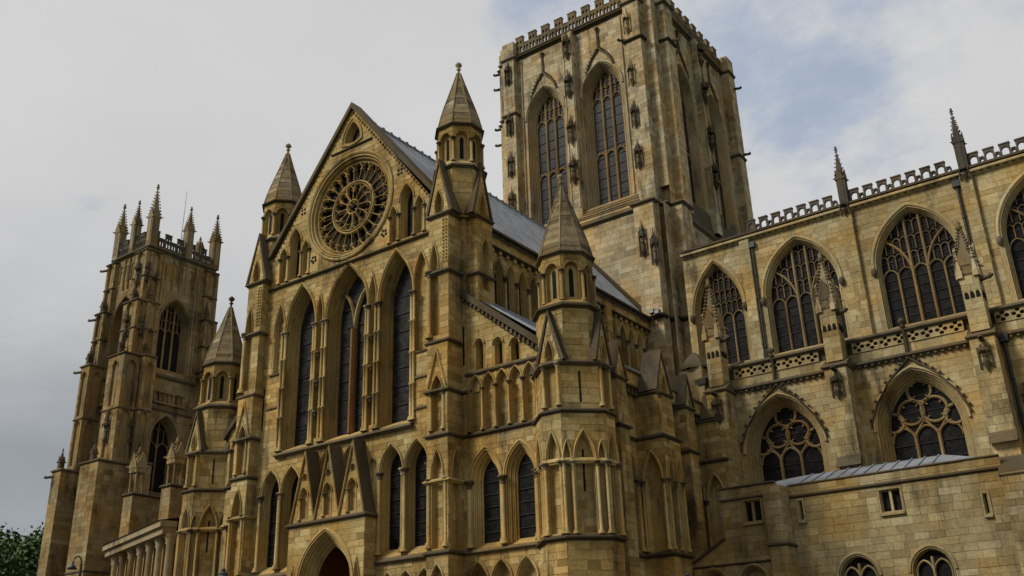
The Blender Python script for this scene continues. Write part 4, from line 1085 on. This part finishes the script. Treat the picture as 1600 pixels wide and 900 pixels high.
# south-west corner
done(box_walls(C, -6.7, -5.35, 26.9, 28.4, 39.4, 62.4, K, 'SEW', 'corner_buttress', True, 0.46))
done(box_walls(C, -7.9, -6.9, 28.0, 29.4, 39.4, 62.4, K, 'SEW', 'corner_buttress', True, 0.46))
done(box_walls(C, -7.3, -6.6, 27.4, 28.6, 39.4, 62.4, K, 'SEW', 'corner_buttress', True, 0.46))
for z in (43.5, 47.5, 52.0, 57.8): niche(C, FS(26.9), -6.02, z, 1.6, 1.0)
for z in (60.2, 58.4, 53.7, 51.9): gargoyle(C, (-7.8, 28.2, z), (-1, -0.3, 0.05), 0.9)
for z in (60.5, 54.0): 
    m = MB(); string(m, [(-7.9, 29.4), (-7.9, 28.0), (-7.3, 28.0), (-7.3, 27.4), (-6.7, 27.4), (-6.7, 26.9), (-5.35, 26.9), (-5.35, 27.6)], z, 0.2, 0.4); m.build('string_course', 'weather', C)
# north-east corner
done(box_walls(C, 9.6, 10.6, 42.6, 44.1, 30, 62.4, K, 'SEN', 'corner_buttress', True, 0.46)); done(box_walls(C, 8.2, 9.7, 43.6, 45.2, 30, 62.4, K, 'SEN', 'corner_buttress', True, 0.46))
for z in (58.8, 51.0): gargoyle(C, (10.5, 43.6, z), (1, 0.4, 0.05), 0.9)
m = MB(); string(m, [(9.7, 42.6), (10.6, 42.6), (10.6, 44.1)], 60.5, 0.2, 0.4); string(m, [(9.7, 42.6), (10.6, 42.6), (10.6, 44.1)], 50.6, 0.2, 0.4); m.build('string_course', 'weather', C)
m = MB(); string(m, [(-5.3, 27.6), (7.2, 27.6)], 60.7, 0.35, 0.6); string(m, [(9.7, 30.1), (9.7, 42.6)], 60.7, 0.35, 0.6); m.build('cornice', 'weather', C)
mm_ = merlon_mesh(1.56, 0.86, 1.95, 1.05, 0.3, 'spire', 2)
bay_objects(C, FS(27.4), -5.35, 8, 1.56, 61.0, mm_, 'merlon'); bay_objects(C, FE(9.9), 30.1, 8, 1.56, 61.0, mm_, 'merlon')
m = MB(); xbox(m, -6.9, 9.6, 27.7, 44.3, 60.4, 60.9); m.build('roof', 'lead', C)
for bx_ in ((-7.0, -6.7, 28, 44.4, 30, 60.3), (-6.69, 9.6, 44.1, 44.4, 30, 60.3)):
    m = MB(); xbox(m, *bx_); m.build('tower_wall', 'tower', C)
flush_blocks(C, K, 300)

# ================================================================== choir
H = thing('choir', 'pale stone choir with wide traceried windows, pierced battlements and buttress pinnacles', 'choir', (26, 22, 0))
K = 'choir'
F4 = FS(26.0+0.02)
w = Wall(H, F4, rect(10.9, 57.0, 20.0, 33.35), K, 'clerestory_wall', 0.42, True, (0.6, 1.3))
for uc, a, li, ri in ((13.45, 2.02, 4, 4.0), (20.0, 2.80, 5, 4.05), (28.15, 2.80, 5, 4.05), (36.3, 2.80, 5, 4.05), (44.45, 2.80, 5, 4.05), (52.6, 2.80, 5, 4.05)):
    p = opening(w, uc, a, 28.35, ri, 23.9, 0.62, 0.26, 2, 0.26, 'glass', 'clerestory_window', 12, 0.25, 'glass', 11, 0.12)
    tracery(p, F4, uc, a, 28.35, ri, 24.1, -0.62, li, 'tracery', 'perp', 0.16, None, 27.75, -0.26)
    for s in (-1, 1):
        m = MB(); lathe(m, *F4.P(uc+s*(a+0.14), 0, 0.12)[:2], [(0.02, 27.75), (0.2, 27.95), (0.22, 28.2), (0.12, 28.4)], 7); m.build('label_stop', 'weather', H)
w.done()
for x in (24.05, 32.25, 40.4, 48.6, 16.2): done(box_walls(H, x-0.38, x+0.38, 25.72, 26.02, 20, 33.3, K, 'SEW', 'pilaster', False, 0.42))
downpipe(H, 16.75, 25.9, 21.5, 32.6); downpipe(H, 31.6, 25.85, 21.5, 32.7)
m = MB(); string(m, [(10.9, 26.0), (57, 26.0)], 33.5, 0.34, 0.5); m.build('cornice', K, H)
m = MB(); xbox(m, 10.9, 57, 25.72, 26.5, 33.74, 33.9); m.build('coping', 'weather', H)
m = MB()
for k in range(90): box(m, F4, 11.2+k*0.5, 11.42+k*0.5, 33.3, 33.44, 0.0, 0.24)
m.build('corbel_table', 'weather', H)
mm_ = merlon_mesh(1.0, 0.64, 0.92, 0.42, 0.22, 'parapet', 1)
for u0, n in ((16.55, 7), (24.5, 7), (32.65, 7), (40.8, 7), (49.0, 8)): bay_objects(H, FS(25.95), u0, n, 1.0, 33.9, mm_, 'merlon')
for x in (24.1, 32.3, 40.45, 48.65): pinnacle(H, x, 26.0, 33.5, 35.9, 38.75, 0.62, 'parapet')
for x in (24.05, 32.25, 40.4, 48.6): niche(H, FS(25.70), x, 33.2, 0.6, 0.8)
m = MB(); m.add([(10.9, 26.4, 33.7), (57, 26.4, 33.7), (57, 33, 37.3), (10.9, 33, 37.3)], [(0, 1, 2, 3)]); m.build('roof', 'lead', H)
# choir aisle
F5 = FS(18.0)
w = Wall(H, F5, rect(15.0, 57.0, 0, 19.25), K, 'aisle_wall', 0.42, True, (0.6, 1.3))
for uc in (20.0, 28.15, 36.3, 44.45, 52.6):
    p = opening(w, uc, 2.5, 15.2, 3.35, 9.5, 0.95, 0.55, 4, 0.2, 'glass', 'aisle_window', 9, 0.3, 'glass', 10, 0.14)
    tracery(p, F5, uc, 2.5, 15.2, 3.35, 9.7, -0.95, 3, 'tracery', 'geo', 0.2, None, 14.75, -0.55)
    ogee(H, F5, uc, 2.75, 15.5, 19.15, 21.7, 0.14, 'weather')
w.done()
m = MB(); string(m, [(15, 18.0), (57, 18.0)], 19.4, 0.3, 0.4); m.build('cornice', 'weather', H)
m = MB()
for k in range(103): lathe(m, 15.3+k*0.4, 17.86, [(0.02, 19.08), (0.1, 19.14), (0.12, 19.24), (0.02, 19.3)], 5)
m.build('carved_leaves', 'weather', H)
w = Wall(H, FS(18.1), rect(15.0, 57.0, 19.6, 20.15), K, 'parapet_wall', 0.5); w.done()
m = MB(); L_ = 0.80
out = [(0, 0), (L_, 0), (L_, 0.72), (0, 0.72)]; hs = []
for cu, cv in ((L_/2, 0.36),):
    for k in range(4):
        an = k*math.pi/2; hs.append([(cu+0.22*math.cos(an)+0.14*math.cos(2*math.pi*j/8), cv+0.20*math.sin(an)+0.12*math.sin(2*math.pi*j/8)) for j in range(8)])
plate(m, Fr(0, 0, 1, 0), out, hs, -0.2, 0.0); qm = m.mesh('quatrefoil_panel', MT[K])
for u0, u1 in ((17.3, 23.5), (25.0, 31.6), (33.1, 39.8), (41.2, 47.9), (49.3, 56)): bay_objects(H, FS(18.02), u0, int((u1-u0)/L_), L_, 20.16, qm, 'quatrefoil_panel')
m = MB(); xbox(m, 15, 57, 18.25, 18.4, 19.6, 20.9); m.build('parapet_backing', 'weather', H)
m = MB(); string(m, [(17.2, 18.05), (57, 18.05)], 20.98, 0.2, 0.34); m.build('coping', 'weather', H)
m = MB(); m.add([(15, 18.3, 20.2), (57, 18.3, 20.2), (57, 26.0, 23.6), (15, 26.0, 23.6)], [(0, 1, 2, 3)]); m.build('aisle_roof', 'lead', H)
for i, x in enumerate((16.5, 24.2, 32.4, 40.5, 48.7)):
    done(box_walls(H, x-0.65, x+0.65, 16.6, 18.0, 0, 19.3, K, 'SEW', 'buttress', False, 0.42))
    setoff(H, x-0.75, x+0.75, 16.5, 17.6, 19.25, 20.0)
    m = MB(); string(m, [(x-0.65, 18), (x-0.65, 16.6), (x+0.65, 16.6), (x+0.65, 18)], 19.25, 0.16, 0.3); m.build('string_course', 'weather', H)
    if i: setoff(H, x-0.7, x+0.7, 16.2, 16.62, 13.2, 13.9)
    done(box_walls(H, x-0.5, x+0.5, 16.9, 17.9, 19.6, 22.9, K, 'SEWN', 'pinnacle_stem', True, 0.42))
    for q in range(3):
        m = MB()
        for fr, o_ in ((Fr(x, 16.9, 1, 0), 0), (Fr(x+0.5, 17.4, 0, 1), 0)): plate(m, fr, arch(-0.3+q*0.3, 0.1, 21.8, 0.16, 21.55), [], 0, 0.06, back=False)
        m.build('pierced_panel', 'dark', H)
    tp = (27.3, 27.0, 26.6, 26.8, 26.8)[i]
    pinnacle(H, x, 17.4, 22.9, 23.7, tp, 1.02, 'spire', True, 11)
    for a in range(4):
        for s in (-0.42, 0.42):
            dx, dy = ((s, -0.5), (0.5, s), (s, 0.5), (-0.5, s))[a]
            pinnacle(H, x+dx, 17.4+dy, 22.8, 23.2, 24.7, 0.30, 'tower', False, 5, 'pinnacle_spirelet')
    gargoyle(H, (x, 16.6, 18.95), (0.1, -1, -0.1), 0.7); gargoyle(H, (x+0.5, 17.2, 22.6), (1, -0.4, 0), 0.8)
    niche(H, FS(16.6), x, 17.6, 0.9, 0.9)
downpipe(H, 33.3, 17.8, 8, 19.0, 0.1)
# stair-turret cap and raking wall where choir, tower and transept meet
d_ = box_walls(H, 10.6, 12.4, 24.0, 26.0, 18, 23.6, K, 'SEW', 'stair_turret', False, 0.42); done(d_)
m = MB(); lathe(m, 11.5, 25.0, [(1.35, 23.6), (1.3, 23.8), (0.6, 24.7), (0.05, 25.1)], 8, None, False); m.build('stair_turret_roof', 'weather', H)
m = MB(); plate(m, FE(15.6), [(17.0, 18.0), (24.0, 18.0), (24.0, 23.0), (17.0, 20.0)], [], -0.4, 0); m.build('raking_wall', K, H)
m = MB(); plate(m, FE(15.6), [(16.9, 19.95), (24.0, 23.0), (24.0, 23.3), (16.9, 20.3)], [], -0.6, 0.15); m.build('coping', 'weather', H)
m = MB(); xbox(m, 56.4, 57.0, 18.1, 33, 0, 33); m.build('wall', K, H)
flush_blocks(H, K, 300)

# ================================================================== low chapel range at the right
P_ = thing('chapel', 'low flat-topped stone chapel range with small square windows below the choir', 'chapel', (26, 13, 0))
K = 'chapel'
def square_window(wl, u0, u1, v0, v1, lights=2):
    fr = wl.fr; wl.holes.append(rect(u0, u1, v0, v1)); wl.bh.append(rect(u0-0.14, u1+0.14, v0-0.12, v1+0.14))
    m = MB()
    R = [[fr.P(u, v, d) for u, v in rect(u0-e, u1+e, v0-e, v1+e)] for e, d in ((0.12, 0.0), (0.12, 0.05), (0.02, 0.05), (0.0, 0.0), (-0.05, -0.12), (-0.05, -0.3))]
    rows(m, R, closed=True); p = m.build('window', K, wl.th)
    for k in range(lights):
        a, b = u0+0.05+(u1-u0-0.1)*k/lights, u0+0.05+(u1-u0-0.1)*(k+1)/lights
        m = MB(); plate(m, fr, rect(a+0.01, b-0.01, v0+0.05, v1-0.05), [], 0, -0.29, back=False, sides=False); m.build('pane', 'glass', p)
        if k: m = MB(); box(m, fr, a-0.06, a+0.06, v0+0.03, v1-0.03, -0.28, -0.08); m.build('mullion', K, p)
    m = MB(); box(m, fr, u0-0.1, u1+0.1, v0-0.17, v0-0.06, 0.03, 0.14); m.build('sill', K, p)
FL = FS(10.5)
w = Wall(P_, FL, [(16.75, 0), (22.0, 0), (22.0, 11.75), (18.75, 11.75), (18.75, 9.1), (16.75, 8.0)], K, 'wing_wall', 0.38, True, (0.45, 1.0))
square_window(w, 20.0, 20.95, 9.85, 10.95)
for uc in (17.85, 20.1): opening(w, uc, 0.78, 6.75, 0.86, 4.0, 0.5, 0.25, 2, 0.12, 'dark', 'arched_window', 1)
w.done()
m = MB(); bar(m, FL, [(16.7, 8.02), (18.72, 9.14)], 0.16, 0.0, 0.14); m.build('raking_coping', 'weather', P_)
m = MB(); string(m, [(18.75, 13), (18.75, 10.5), (21.3, 10.5)], 11.15, 0.14, 0.2); string(m, [(18.75, 13), (18.75, 10.5), (21.9, 10.5)], 11.78, 0.1, 0.16); m.build('string_course', 'weather', P_)
m = MB(); string(m, [(16.75, 10.5), (21.3, 10.5)], 7.78, 0.1, 0.14); m.build('string_course', 'weather', P_)
done(box_walls(P_, 21.3, 22.25, 10.15, 11.5, 0, 11.5, K, 'SE', 'buttress', True, 0.38)); m = MB(); string(m, [(21.3, 10.5), (21.3, 10.15), (22.25, 10.15), (22.25, 11.4)], 8.5, 0.12, 0.24); m.build('string_course', 'weather', P_)
FM = FS(11.4)
w = Wall(P_, FM, rect(22.2, 32.8, 0, 11.6), K, 'wall', 0.38, True, (0.45, 1.1))
square_window(w, 26.95, 27.95, 9.6, 10.7)
square_window(w, 22.7, 22.9, 9.75, 10.75, 1); square_window(w, 31.72, 31.9, 8.95, 9.9, 1)
for uc in (25.3, 28.85):
    p = opening(w, uc, 0.98, 6.62, 1.08, 4.0, 0.3, 0.1, 1, 0.16, 'dark', 'arched_window', 1, n=8)
    m = MB()
    for s in (-1, 1):
        m = MB(); bar(m, FM, arch(uc+s*0.42, 0.40, 6.6, 0.55, 4.0, 0, 5), 0.11, -0.28, -0.16); m.build('light_arch', K, p)
    m = MB(); bar(m, FM, [(uc, 4.0), (uc, 7.3)], 0.14, -0.28, -0.14); m.build('tracery', K, p)
w.done()
m = MB(); string(m, [(22.25, 11.4), (32.8, 11.4)], 11.02, 0.14, 0.22); m.build('string_course', 'weather', P_); m = MB(); string(m, [(22.25, 11.4), (32.8, 11.4)], 11.62, 0.08, 0.14); m.build('coping', 'weather', P_)
done(box_walls(P_, 32.8, 34.7, 10.6, 12.4, 0, 10.6, K, 'SEW', 'end_buttress', False, 0.38)); setoff(P_, 32.7, 34.8, 10.5, 12.0, 10.5, 11.6)
for bx_ in ((32.82, 41, 12.3, 18, 0, 11.0), (18.77, 22.0, 10.9, 17.9, 0, 11.6), (22.3, 32.7, 11.8, 17.9, 0, 11.45)):
    m = MB(); xbox(m, *bx_); m.build('inner_wall', 'chapel', P_)
m = MB(); m.add([(19.3, 11.0, 11.75), (22.6, 11.8, 11.62), (32.3, 11.8, 11.62), (29.6, 15.0, 12.75), (21.8, 15.0, 12.75), (19.3, 18, 11.7), (32.3, 18, 11.62)], [(1, 2, 3, 4), (0, 1, 4, 5), (2, 6, 3), (4, 3, 6, 5)]); rf = m.build('roof', 'lead', P_)
for k in range(11):
    m = MB(); x = 22.5+k*0.7; tube(m, [(x, 11.85, 11.66), (x*0.98+0.45, 15.0, 12.78)], 0.05, 6); m.build('lead_roll', 'lead', rf)
flush_blocks(P_, K, 300)

# ================================================================== south-west bell tower
B = thing('bell_tower', 'tall far bell tower crowned by crocketed pinnacles at the left', 'tower', (-53.5, 22.5, 0))
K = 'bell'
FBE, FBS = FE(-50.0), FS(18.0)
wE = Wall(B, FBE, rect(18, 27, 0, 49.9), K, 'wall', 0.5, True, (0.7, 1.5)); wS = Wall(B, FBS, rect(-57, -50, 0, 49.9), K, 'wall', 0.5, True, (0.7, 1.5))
for wl, fr, u1_, u2_ in ((wE, FBE, 22.2, 22.5), (wS, FBS, -53.4, -54.0)):
    p = opening(wl, u1_, 1.95, 41.6, 2.9, 36.1, 1.0, 0.4, 3, 0.22, 'dark', 'belfry_window', 1, 0.3, n=8, hp=0.16)
    tracery(p, fr, u1_, 1.95, 41.6, 2.9, 36.3, -0.95, 3, K, 'perp3', 0.22, None, 40.6, -0.4)
    p = opening(wl, u2_, 1.75, 28.2, 2.9, 22.6, 1.4, 0.3, 2, 0.2, 'dark', 'window', 1, 0.4, n=8)
    tracery(p, fr, u2_, 1.75, 28.2, 2.9, 22.8, -1.3, 2, K, 'perp3', 0.16, None, 27.6, -0.3)
    for u in (u1_-2.7, u1_-2.25, u1_+2.25, u1_+2.7, u1_-0.9, u1_, u1_+0.9):
        m = MB(); bar(m, fr, [(u, 45.6 if abs(u-u1_) < 1.5 else 36.0), (u, 49.4)], 0.16, 0.02, 0.2); m.build('rib', K, B)
    for k in range(9):
        m = MB(); bar(m, fr, arch(u1_-2.9+k*0.72, 0.3, 48.2, 0.5, 46.6, 0, 4), 0.1, 0.02, 0.12); m.build('blind_tracery', K, B)
    m = MB()
    for k in range(7):
        u = u2_-2.0+k*0.6; box(m, fr, u, u+0.12, 32.4, 33.4, 0.03, 0.25)
    box(m, fr, u2_-2.1, u2_+2.0, 33.4, 33.6, 0.03, 0.3); box(m, fr, u2_-2.1, u2_+2.0, 32.15, 32.4, 0.03, 0.34); m.build('gallery', K, B)
wE.done(); wS.done()
for z in (49.9, 35.3, 31.6, 22.3):
    m = MB(); string(m, [(-57, 18), (-50, 18), (-50, 27)], z, 0.35 if z > 49 else 0.2, 0.6); m.build('string_course', 'weather', B)
ST = ((0, 24.8, 3.4, 1.6), (24.8, 36.6, 1.9, 1.3), (36.6, 43.0, 1.1, 0.9), (43.0, 49.3, 0.5, 0.5))
for z0, z1, q, e in ST:
    for nm, bx in (('S', (-51.7-e*0.3, -50.0+e*0.6, 18-q, 18.0)), ('S2', (-57.3, -55.7, 18-q, 18.0)), ('E', (-50.0, -50.0+q*0.8, 18.0, 19.5)), ('E2', (-50.0, -50.0+q*0.8, 25.6, 27.3))):
        bw = box_walls(B, *bx, z0, z1, K, 'SEWN', 'buttress', True, 0.5, (0.7, 1.4))
        for sd_, wd_ in (('S', bx[1]-bx[0]), ('E', bx[3]-bx[2])):
            if wd_ > 0.9 and z0 > 20:
                for f0_, f1_ in ((0.06, 0.42), (0.52, 0.88)): opening(bw[sd_], wd_/2, min(0.5, wd_*0.27), z0+(z1-z0)*f1_, 0.75, z0+(z1-z0)*f0_, 0.2, 0.08, 1, 0.08, name='blind_panel')
        done(bw)
        m = MB(); zm = z0+(z1-z0)*0.49; string(m, [(bx[0], bx[3]), (bx[0], bx[2]), (bx[1], bx[2]), (bx[1], bx[3])], zm if z0 > 20 else 14.0, 0.12, 0.26); m.build('string_course', 'weather', B)
        m = MB(); string(m, [(bx[0], bx[3]), (bx[0], bx[2]), (bx[1], bx[2]), (bx[1], bx[3])], z1, 0.16, 0.34); m.build('string_course', 'weather', B)
        if z1 < 47: pinnacle(B, (bx[0]+bx[1])/2, bx[2]+0.35, z1, z1+0.9, z1+2.4, 0.5, 'weather', True, 4)
        if nm in ('S', 'E') and z1 > 24.9: niche(B, Fr((bx[0]+bx[1])/2, bx[2], 1, 0), 0, z0+2.5, 2.0, 1.1)
    gargoyle(B, (-57.3, 18-q, z1-0.6), (-1, -0.3, 0), 1.0)
mm_ = merlon_mesh(1.5, 0.8, 1.75, 1.0, 0.22, 'parapet', 2)
bay_objects(B, FS(17.9), -56.9, 4, 1.62, 50.2, mm_, 'merlon'); bay_objects(B, FE(-49.9), 18.2, 5, 1.62, 50.2, mm_, 'merlon')
bay_objects(B, Fr(-50, 27.0, -1, 0), 0.2, 4, 1.5, 50.2, mm_, 'merlon'); bay_objects(B, Fr(-57, 27.0, 0, -1), 0.2, 5, 1.5, 50.2, mm_, 'merlon')
for x, y, t, w_ in ((-50.2, 18.2, 58.0, 0.95), (-56.6, 18.2, 57.5, 0.95), (-50.2, 26.8, 57.4, 0.95), (-56.6, 26.8, 57.4, 0.9), (-53.4, 18.1, 56.9, 0.8), (-50.1, 22.9, 56.9, 0.85), (-53.4, 26.9, 55.4, 0.8), (-56.8, 22.5, 56.4, 0.8)):
    pinnacle(B, x, y, 49.9, 53.6, t, w_, 'spire', True, 9)
m = MB(); xbox(m, -56.9, -50.1, 18.1, 26.9, 49.3, 50.0); m.build('roof', 'lead', B)
for bx_ in ((-57, -56.6, 18.05, 27, 0, 49.2), (-56.59, -50.05, 26.6, 27, 0, 49.2)):
    m = MB(); xbox(m, *bx_); m.build('wall', 'bell', B)
m = MB(); tube(m, [(-52.5, 23.5, 50), (-52.3, 23.5, 60)], [0.05, 0.02], 5); m.build('flagpole', 'iron', B)
flush_blocks(B, K, 300)

# ================================================================== nave wall between bell tower and transept
V = thing('nave', 'dark stone nave side wall with stepped buttresses between bell tower and transept', 'nave', (-32, 22, 0))
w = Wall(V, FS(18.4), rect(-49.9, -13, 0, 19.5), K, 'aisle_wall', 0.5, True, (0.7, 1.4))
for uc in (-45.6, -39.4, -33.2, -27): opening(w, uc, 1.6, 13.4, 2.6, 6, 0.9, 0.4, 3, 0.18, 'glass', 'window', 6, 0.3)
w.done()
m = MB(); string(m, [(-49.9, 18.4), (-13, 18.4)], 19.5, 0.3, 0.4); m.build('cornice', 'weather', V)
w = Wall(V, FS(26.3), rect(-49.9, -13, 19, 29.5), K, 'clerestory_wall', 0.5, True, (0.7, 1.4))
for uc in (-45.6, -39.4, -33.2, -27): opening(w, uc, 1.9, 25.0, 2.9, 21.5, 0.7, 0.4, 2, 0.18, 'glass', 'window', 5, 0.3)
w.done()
m = MB(); m.add([(-49.9, 18.6, 19.4), (-13, 18.6, 19.4), (-13, 26.3, 21.6), (-49.9, 26.3, 21.6)], [(0, 1, 2, 3)]); m.build('aisle_roof', 'lead', V)
m = MB(); m.add([(-49.9, 26.2, 29.6), (-13, 26.2, 29.6), (-13, 33, 32.5), (-49.9, 33, 32.5)], [(0, 1, 2, 3)]); m.build('roof', 'lead', V)
for x in (-42.3, -36.5, -30.3):
    done(box_walls(V, x-0.7, x+0.7, 14.0, 18.4, 0, 20.3, K, 'SEW', 'buttress', True, 0.5))
    m = MB(); string(m, [(x-0.7, 18), (x-0.7, 14.0), (x+0.7, 14.0), (x+0.7, 18)], 20.3, 0.18, 0.34); m.build('string_course', 'weather', V)
    for dx in (-0.45, 0.45):
        for y_ in (14.35, 15.1): m = MB(); lathe(m, x+dx, y_, [(0.12, 20.4), (0.09, 20.6), (0.09, 22.2), (0.14, 22.4)], 6); m.build('shaft', K, V)
    pinnacle(V, x, 14.7, 22.4, 23.0, 25.0, 1.1, K, True, 5)
flush_blocks(V, K, 120)

# ================================================================== lodge at the lower left
G = thing('lodge', 'pale pillared lodge with sloping lead roof at the lower left', 'lodge', (-21, 2, 0))
K = 'pale'
fl = Fr(-27.0, 3.6, 11.8, -3.6); Wd = 12.3
w = Wall(G, fl, rect(0, Wd, 0, 13.0), 'transept', 'wall', 0.4, False)
n_ = 6
for k in range(n_):
    u = 0.6+k*1.95; wl_ = rect(u+0.45, u+1.5, 6.5, 11.9); w.holes.append(wl_)
w.done()
for k in range(n_):
    u = 0.6+k*1.95
    m = MB(); R = [[fl.P(a, b, d) for a, b in rect(u+0.45, u+1.5, 6.5, 11.9)] for d in (0.0, -0.6)]; rows(m, R, closed=True); plate(m, fl, rect(u+0.45, u+1.5, 6.5, 11.9), [], 0, -0.6, back=False, sides=False); m.build('opening', 'ochre', G)
for k in range(n_+1):
    u = 0.6+k*1.95; p = fl.P(u, 0, 0.05); m = MB()
    lathe(m, p[0], p[1], [(0.4, 6.0), (0.4, 6.3), (0.30, 6.5), (0.27, 11.4), (0.36, 11.55), (0.32, 11.7), (0.42, 11.9), (0.42, 12.1)], 12); m.build('pillar', K, G)
m = MB(); box(m, fl, -0.2, Wd+0.1, 12.1, 12.55, -0.2, 0.7); box(m, fl, -0.3, Wd+0.15, 12.55, 12.95, -0.2, 0.9); m.build('cornice', K, G)
m = MB(); m.add([fl.P(-0.4, 12.95, 1.0), fl.P(Wd+0.2, 12.95, 1.0), fl.P(Wd+0.2, 13.5, -2.0), fl.P(-0.4, 13.5, -2.0), fl.P(-0.4, 13.1, -5), fl.P(Wd+0.2, 13.1, -5)], [(0, 1, 2, 3), (3, 2, 5, 4)]); m.build('roof', 'lead', G)
m = MB(); box(m, fl, -0.1, Wd-0.1, 0, 12.9, -5, -0.65); m.build('wall', 'transept', G)

# ================================================================== lamps
def lantern_post(x, y, top, label):
    t = thing('street_lamp', label, 'street lamp', (x, y, 0), 'lantern lamp posts in the close')
    m = MB(); lathe(m, x, y, [(0.22, 0), (0.22, 0.25), (0.14, 0.5), (0.16, 0.6), (0.08, 0.9), (0.06, 2.0), (0.05, top-1.15), (0.09, top-1.12), (0.04, top-1.0)], 10); m.build('post', 'iron', t)
    m = MB(); tube(m, [(x-0.3, y, top-1.25), (x+0.3, y, top-1.25)], 0.025, 6); m.build('ladder_bar', 'iron', t)
    m = MB(); lathe(m, x, y, [(0.12, top-0.95), (0.22, top-0.45)], 6, None, False); m.build('lantern_glass', 'lampglass', t)
    m = MB(); lathe(m, x, y, [(0.05, top-1.0), (0.14, top-0.95), (0.12, top-0.93)], 6, None, False)
    for k in range(6):
        a = 2*math.pi*k/6; tube(m, [(x+0.125*math.cos(a), y+0.125*math.sin(a), top-0.95), (x+0.225*math.cos(a), y+0.225*math.sin(a), top-0.45)], 0.014, 4)
    m.build('lantern_frame', 'iron', t)
    m = MB(); lathe(m, x, y, [(0.27, top-0.46), (0.26, top-0.42), (0.12, top-0.25), (0.12, top-0.2), (0.05, top-0.14), (0.06, top-0.1), (0.02, top-0.05), (0.005, top)], 8, None, False); m.build('lantern_cap', 'iron', t)
def along(xp, yp, t):
    d = CR*((xp-800)/FPX)-CU*((yp-450)/FPX)+CF; return CAM+d*t
p = along(350, 884, 26); lantern_post(p.x, p.y, p.z, 'dark lantern lamp post top just left of the porch')
p = along(1073, 892, 24); lantern_post(p.x, p.y, p.z, 'dark lantern lamp post top in front of the chapel')
p = along(129, 868, 34)
t = thing('bracket_lamp', 'curved swan-neck lamp post below the far bell tower', 'street lamp', (p.x, p.y, 0))
m = MB(); tube(m, [(p.x, p.y, 0), (p.x, p.y, 2), (p.x, p.y, p.z-0.3)], [0.09, 0.06, 0.045], 8); m.build('post', 'iron', t)
side = -CR; pts = [(p.x, p.y, p.z-0.3)]
for k in range(9):
    a = math.pi*k/8; pts.append(tuple(Vector((p.x, p.y, p.z-0.3))+side*(0.15*(1-math.cos(a)))+Vector((0, 0, 0.28*math.sin(a)))))
m = MB(); tube(m, pts, 0.03, 6); m.build('swan_neck', 'iron', t)
q = Vector(pts[-1]); m = MB(); lathe(m, q.x, q.y, [(0.03, q.z+0.02), (0.08, q.z-0.04), (0.18, q.z-0.16), (0.02, q.z-0.15)], 10); m.build('lamp_shade', 'iron', t)

# ================================================================== trees at the far left
def tree(x, y, h, r, label, seed):
    rg = random.Random(seed); t = thing('tree', label, 'tree', (x, y, 0))
    m = MB(); tube(m, [(x, y, 0), (x+0.2, y, h*0.3), (x, y+0.2, h*0.6), (x, y, h*0.85)], [0.55, 0.42, 0.28, 0.08], 8)
    cl = []
    for k in range(9):
        a = rg.uniform(0, 6.28); z = h*rg.uniform(0.3, 0.75); e = Vector((x+r*0.75*math.cos(a), y+r*0.75*math.sin(a), z+h*rg.uniform(0.05, 0.2)))
        tube(m, [(x, y, z*0.85), tuple((Vector((x, y, z))+e)/2), tuple(e)], [0.2, 0.12, 0.04], 5)
    m.build('trunk', 'bark', t)
    m = MB()
    for k in range(230):
        while True:
            q = Vector((rg.uniform(-1, 1), rg.uniform(-1, 1), rg.uniform(-1, 1)))
            if 0.35 < q.length < 1: break
        cl.append((Vector((x+q.x*r, y+q.y*r, h*0.62+q.z*h*0.38)), r*rg.uniform(0.12, 0.24)))
    for c, cr_ in cl:
        for j in range(70):
            d = Vector((rg.gauss(0, 0.5), rg.gauss(0, 0.5), rg.gauss(0, 0.45)))*cr_; c2 = c+d; s = rg.uniform(0.2, 0.42)
            a = Vector((rg.uniform(-1, 1), rg.uniform(-1, 1), rg.uniform(-1, 1))).normalized()*s; b = a.cross(Vector((rg.uniform(-1, 1), rg.uniform(-1, 1), 1))).normalized()*s*0.7
            m.add([c2-a, c2+b, c2+a, c2-b], [(0, 1, 2, 3)], rg.random())
    m.build('crown', 'leaf', t)
p = along(38, 880, 128); tree(p.x, p.y, 25.0, 8.5, 'leafy green tree beside the foot of the far bell tower', 3)
p = along(-40, 880, 118); tree(p.x, p.y, 20.5, 8.0, 'darker broad tree cut by the left picture edge', 5)

# floodlights fixed to the end of the transept parapet
fl_ = thing('floodlight', 'dark floodlight cluster on the transept parapet beside the tower', 'floodlight', (8.3, 25.2, 28.9))
m = MB(); tube(m, [(8.0, 25.2, 28.8), (8.5, 25.0, 29.1), (9.6, 24.6, 28.7)], 0.05, 6); tube(m, [(8.3, 25.1, 28.95), (8.3, 25.1, 28.0), (8.5, 24.9, 27.7)], 0.03, 6); m.build('bracket', 'iron', fl_)
for dx, dz in ((0.1, 0.25), (0.55, 0.1)):
    m = MB(); xbox(m, 8.1+dx, 8.5+dx, 24.75, 25.05, 28.75+dz, 29.1+dz); lm = m.build('lamp_head', 'iron', fl_)
    m = MB(); xbox(m, 8.13+dx, 8.47+dx, 24.72, 24.745, 28.78+dz, 29.07+dz); m.build('lens', 'lampglass', lm)
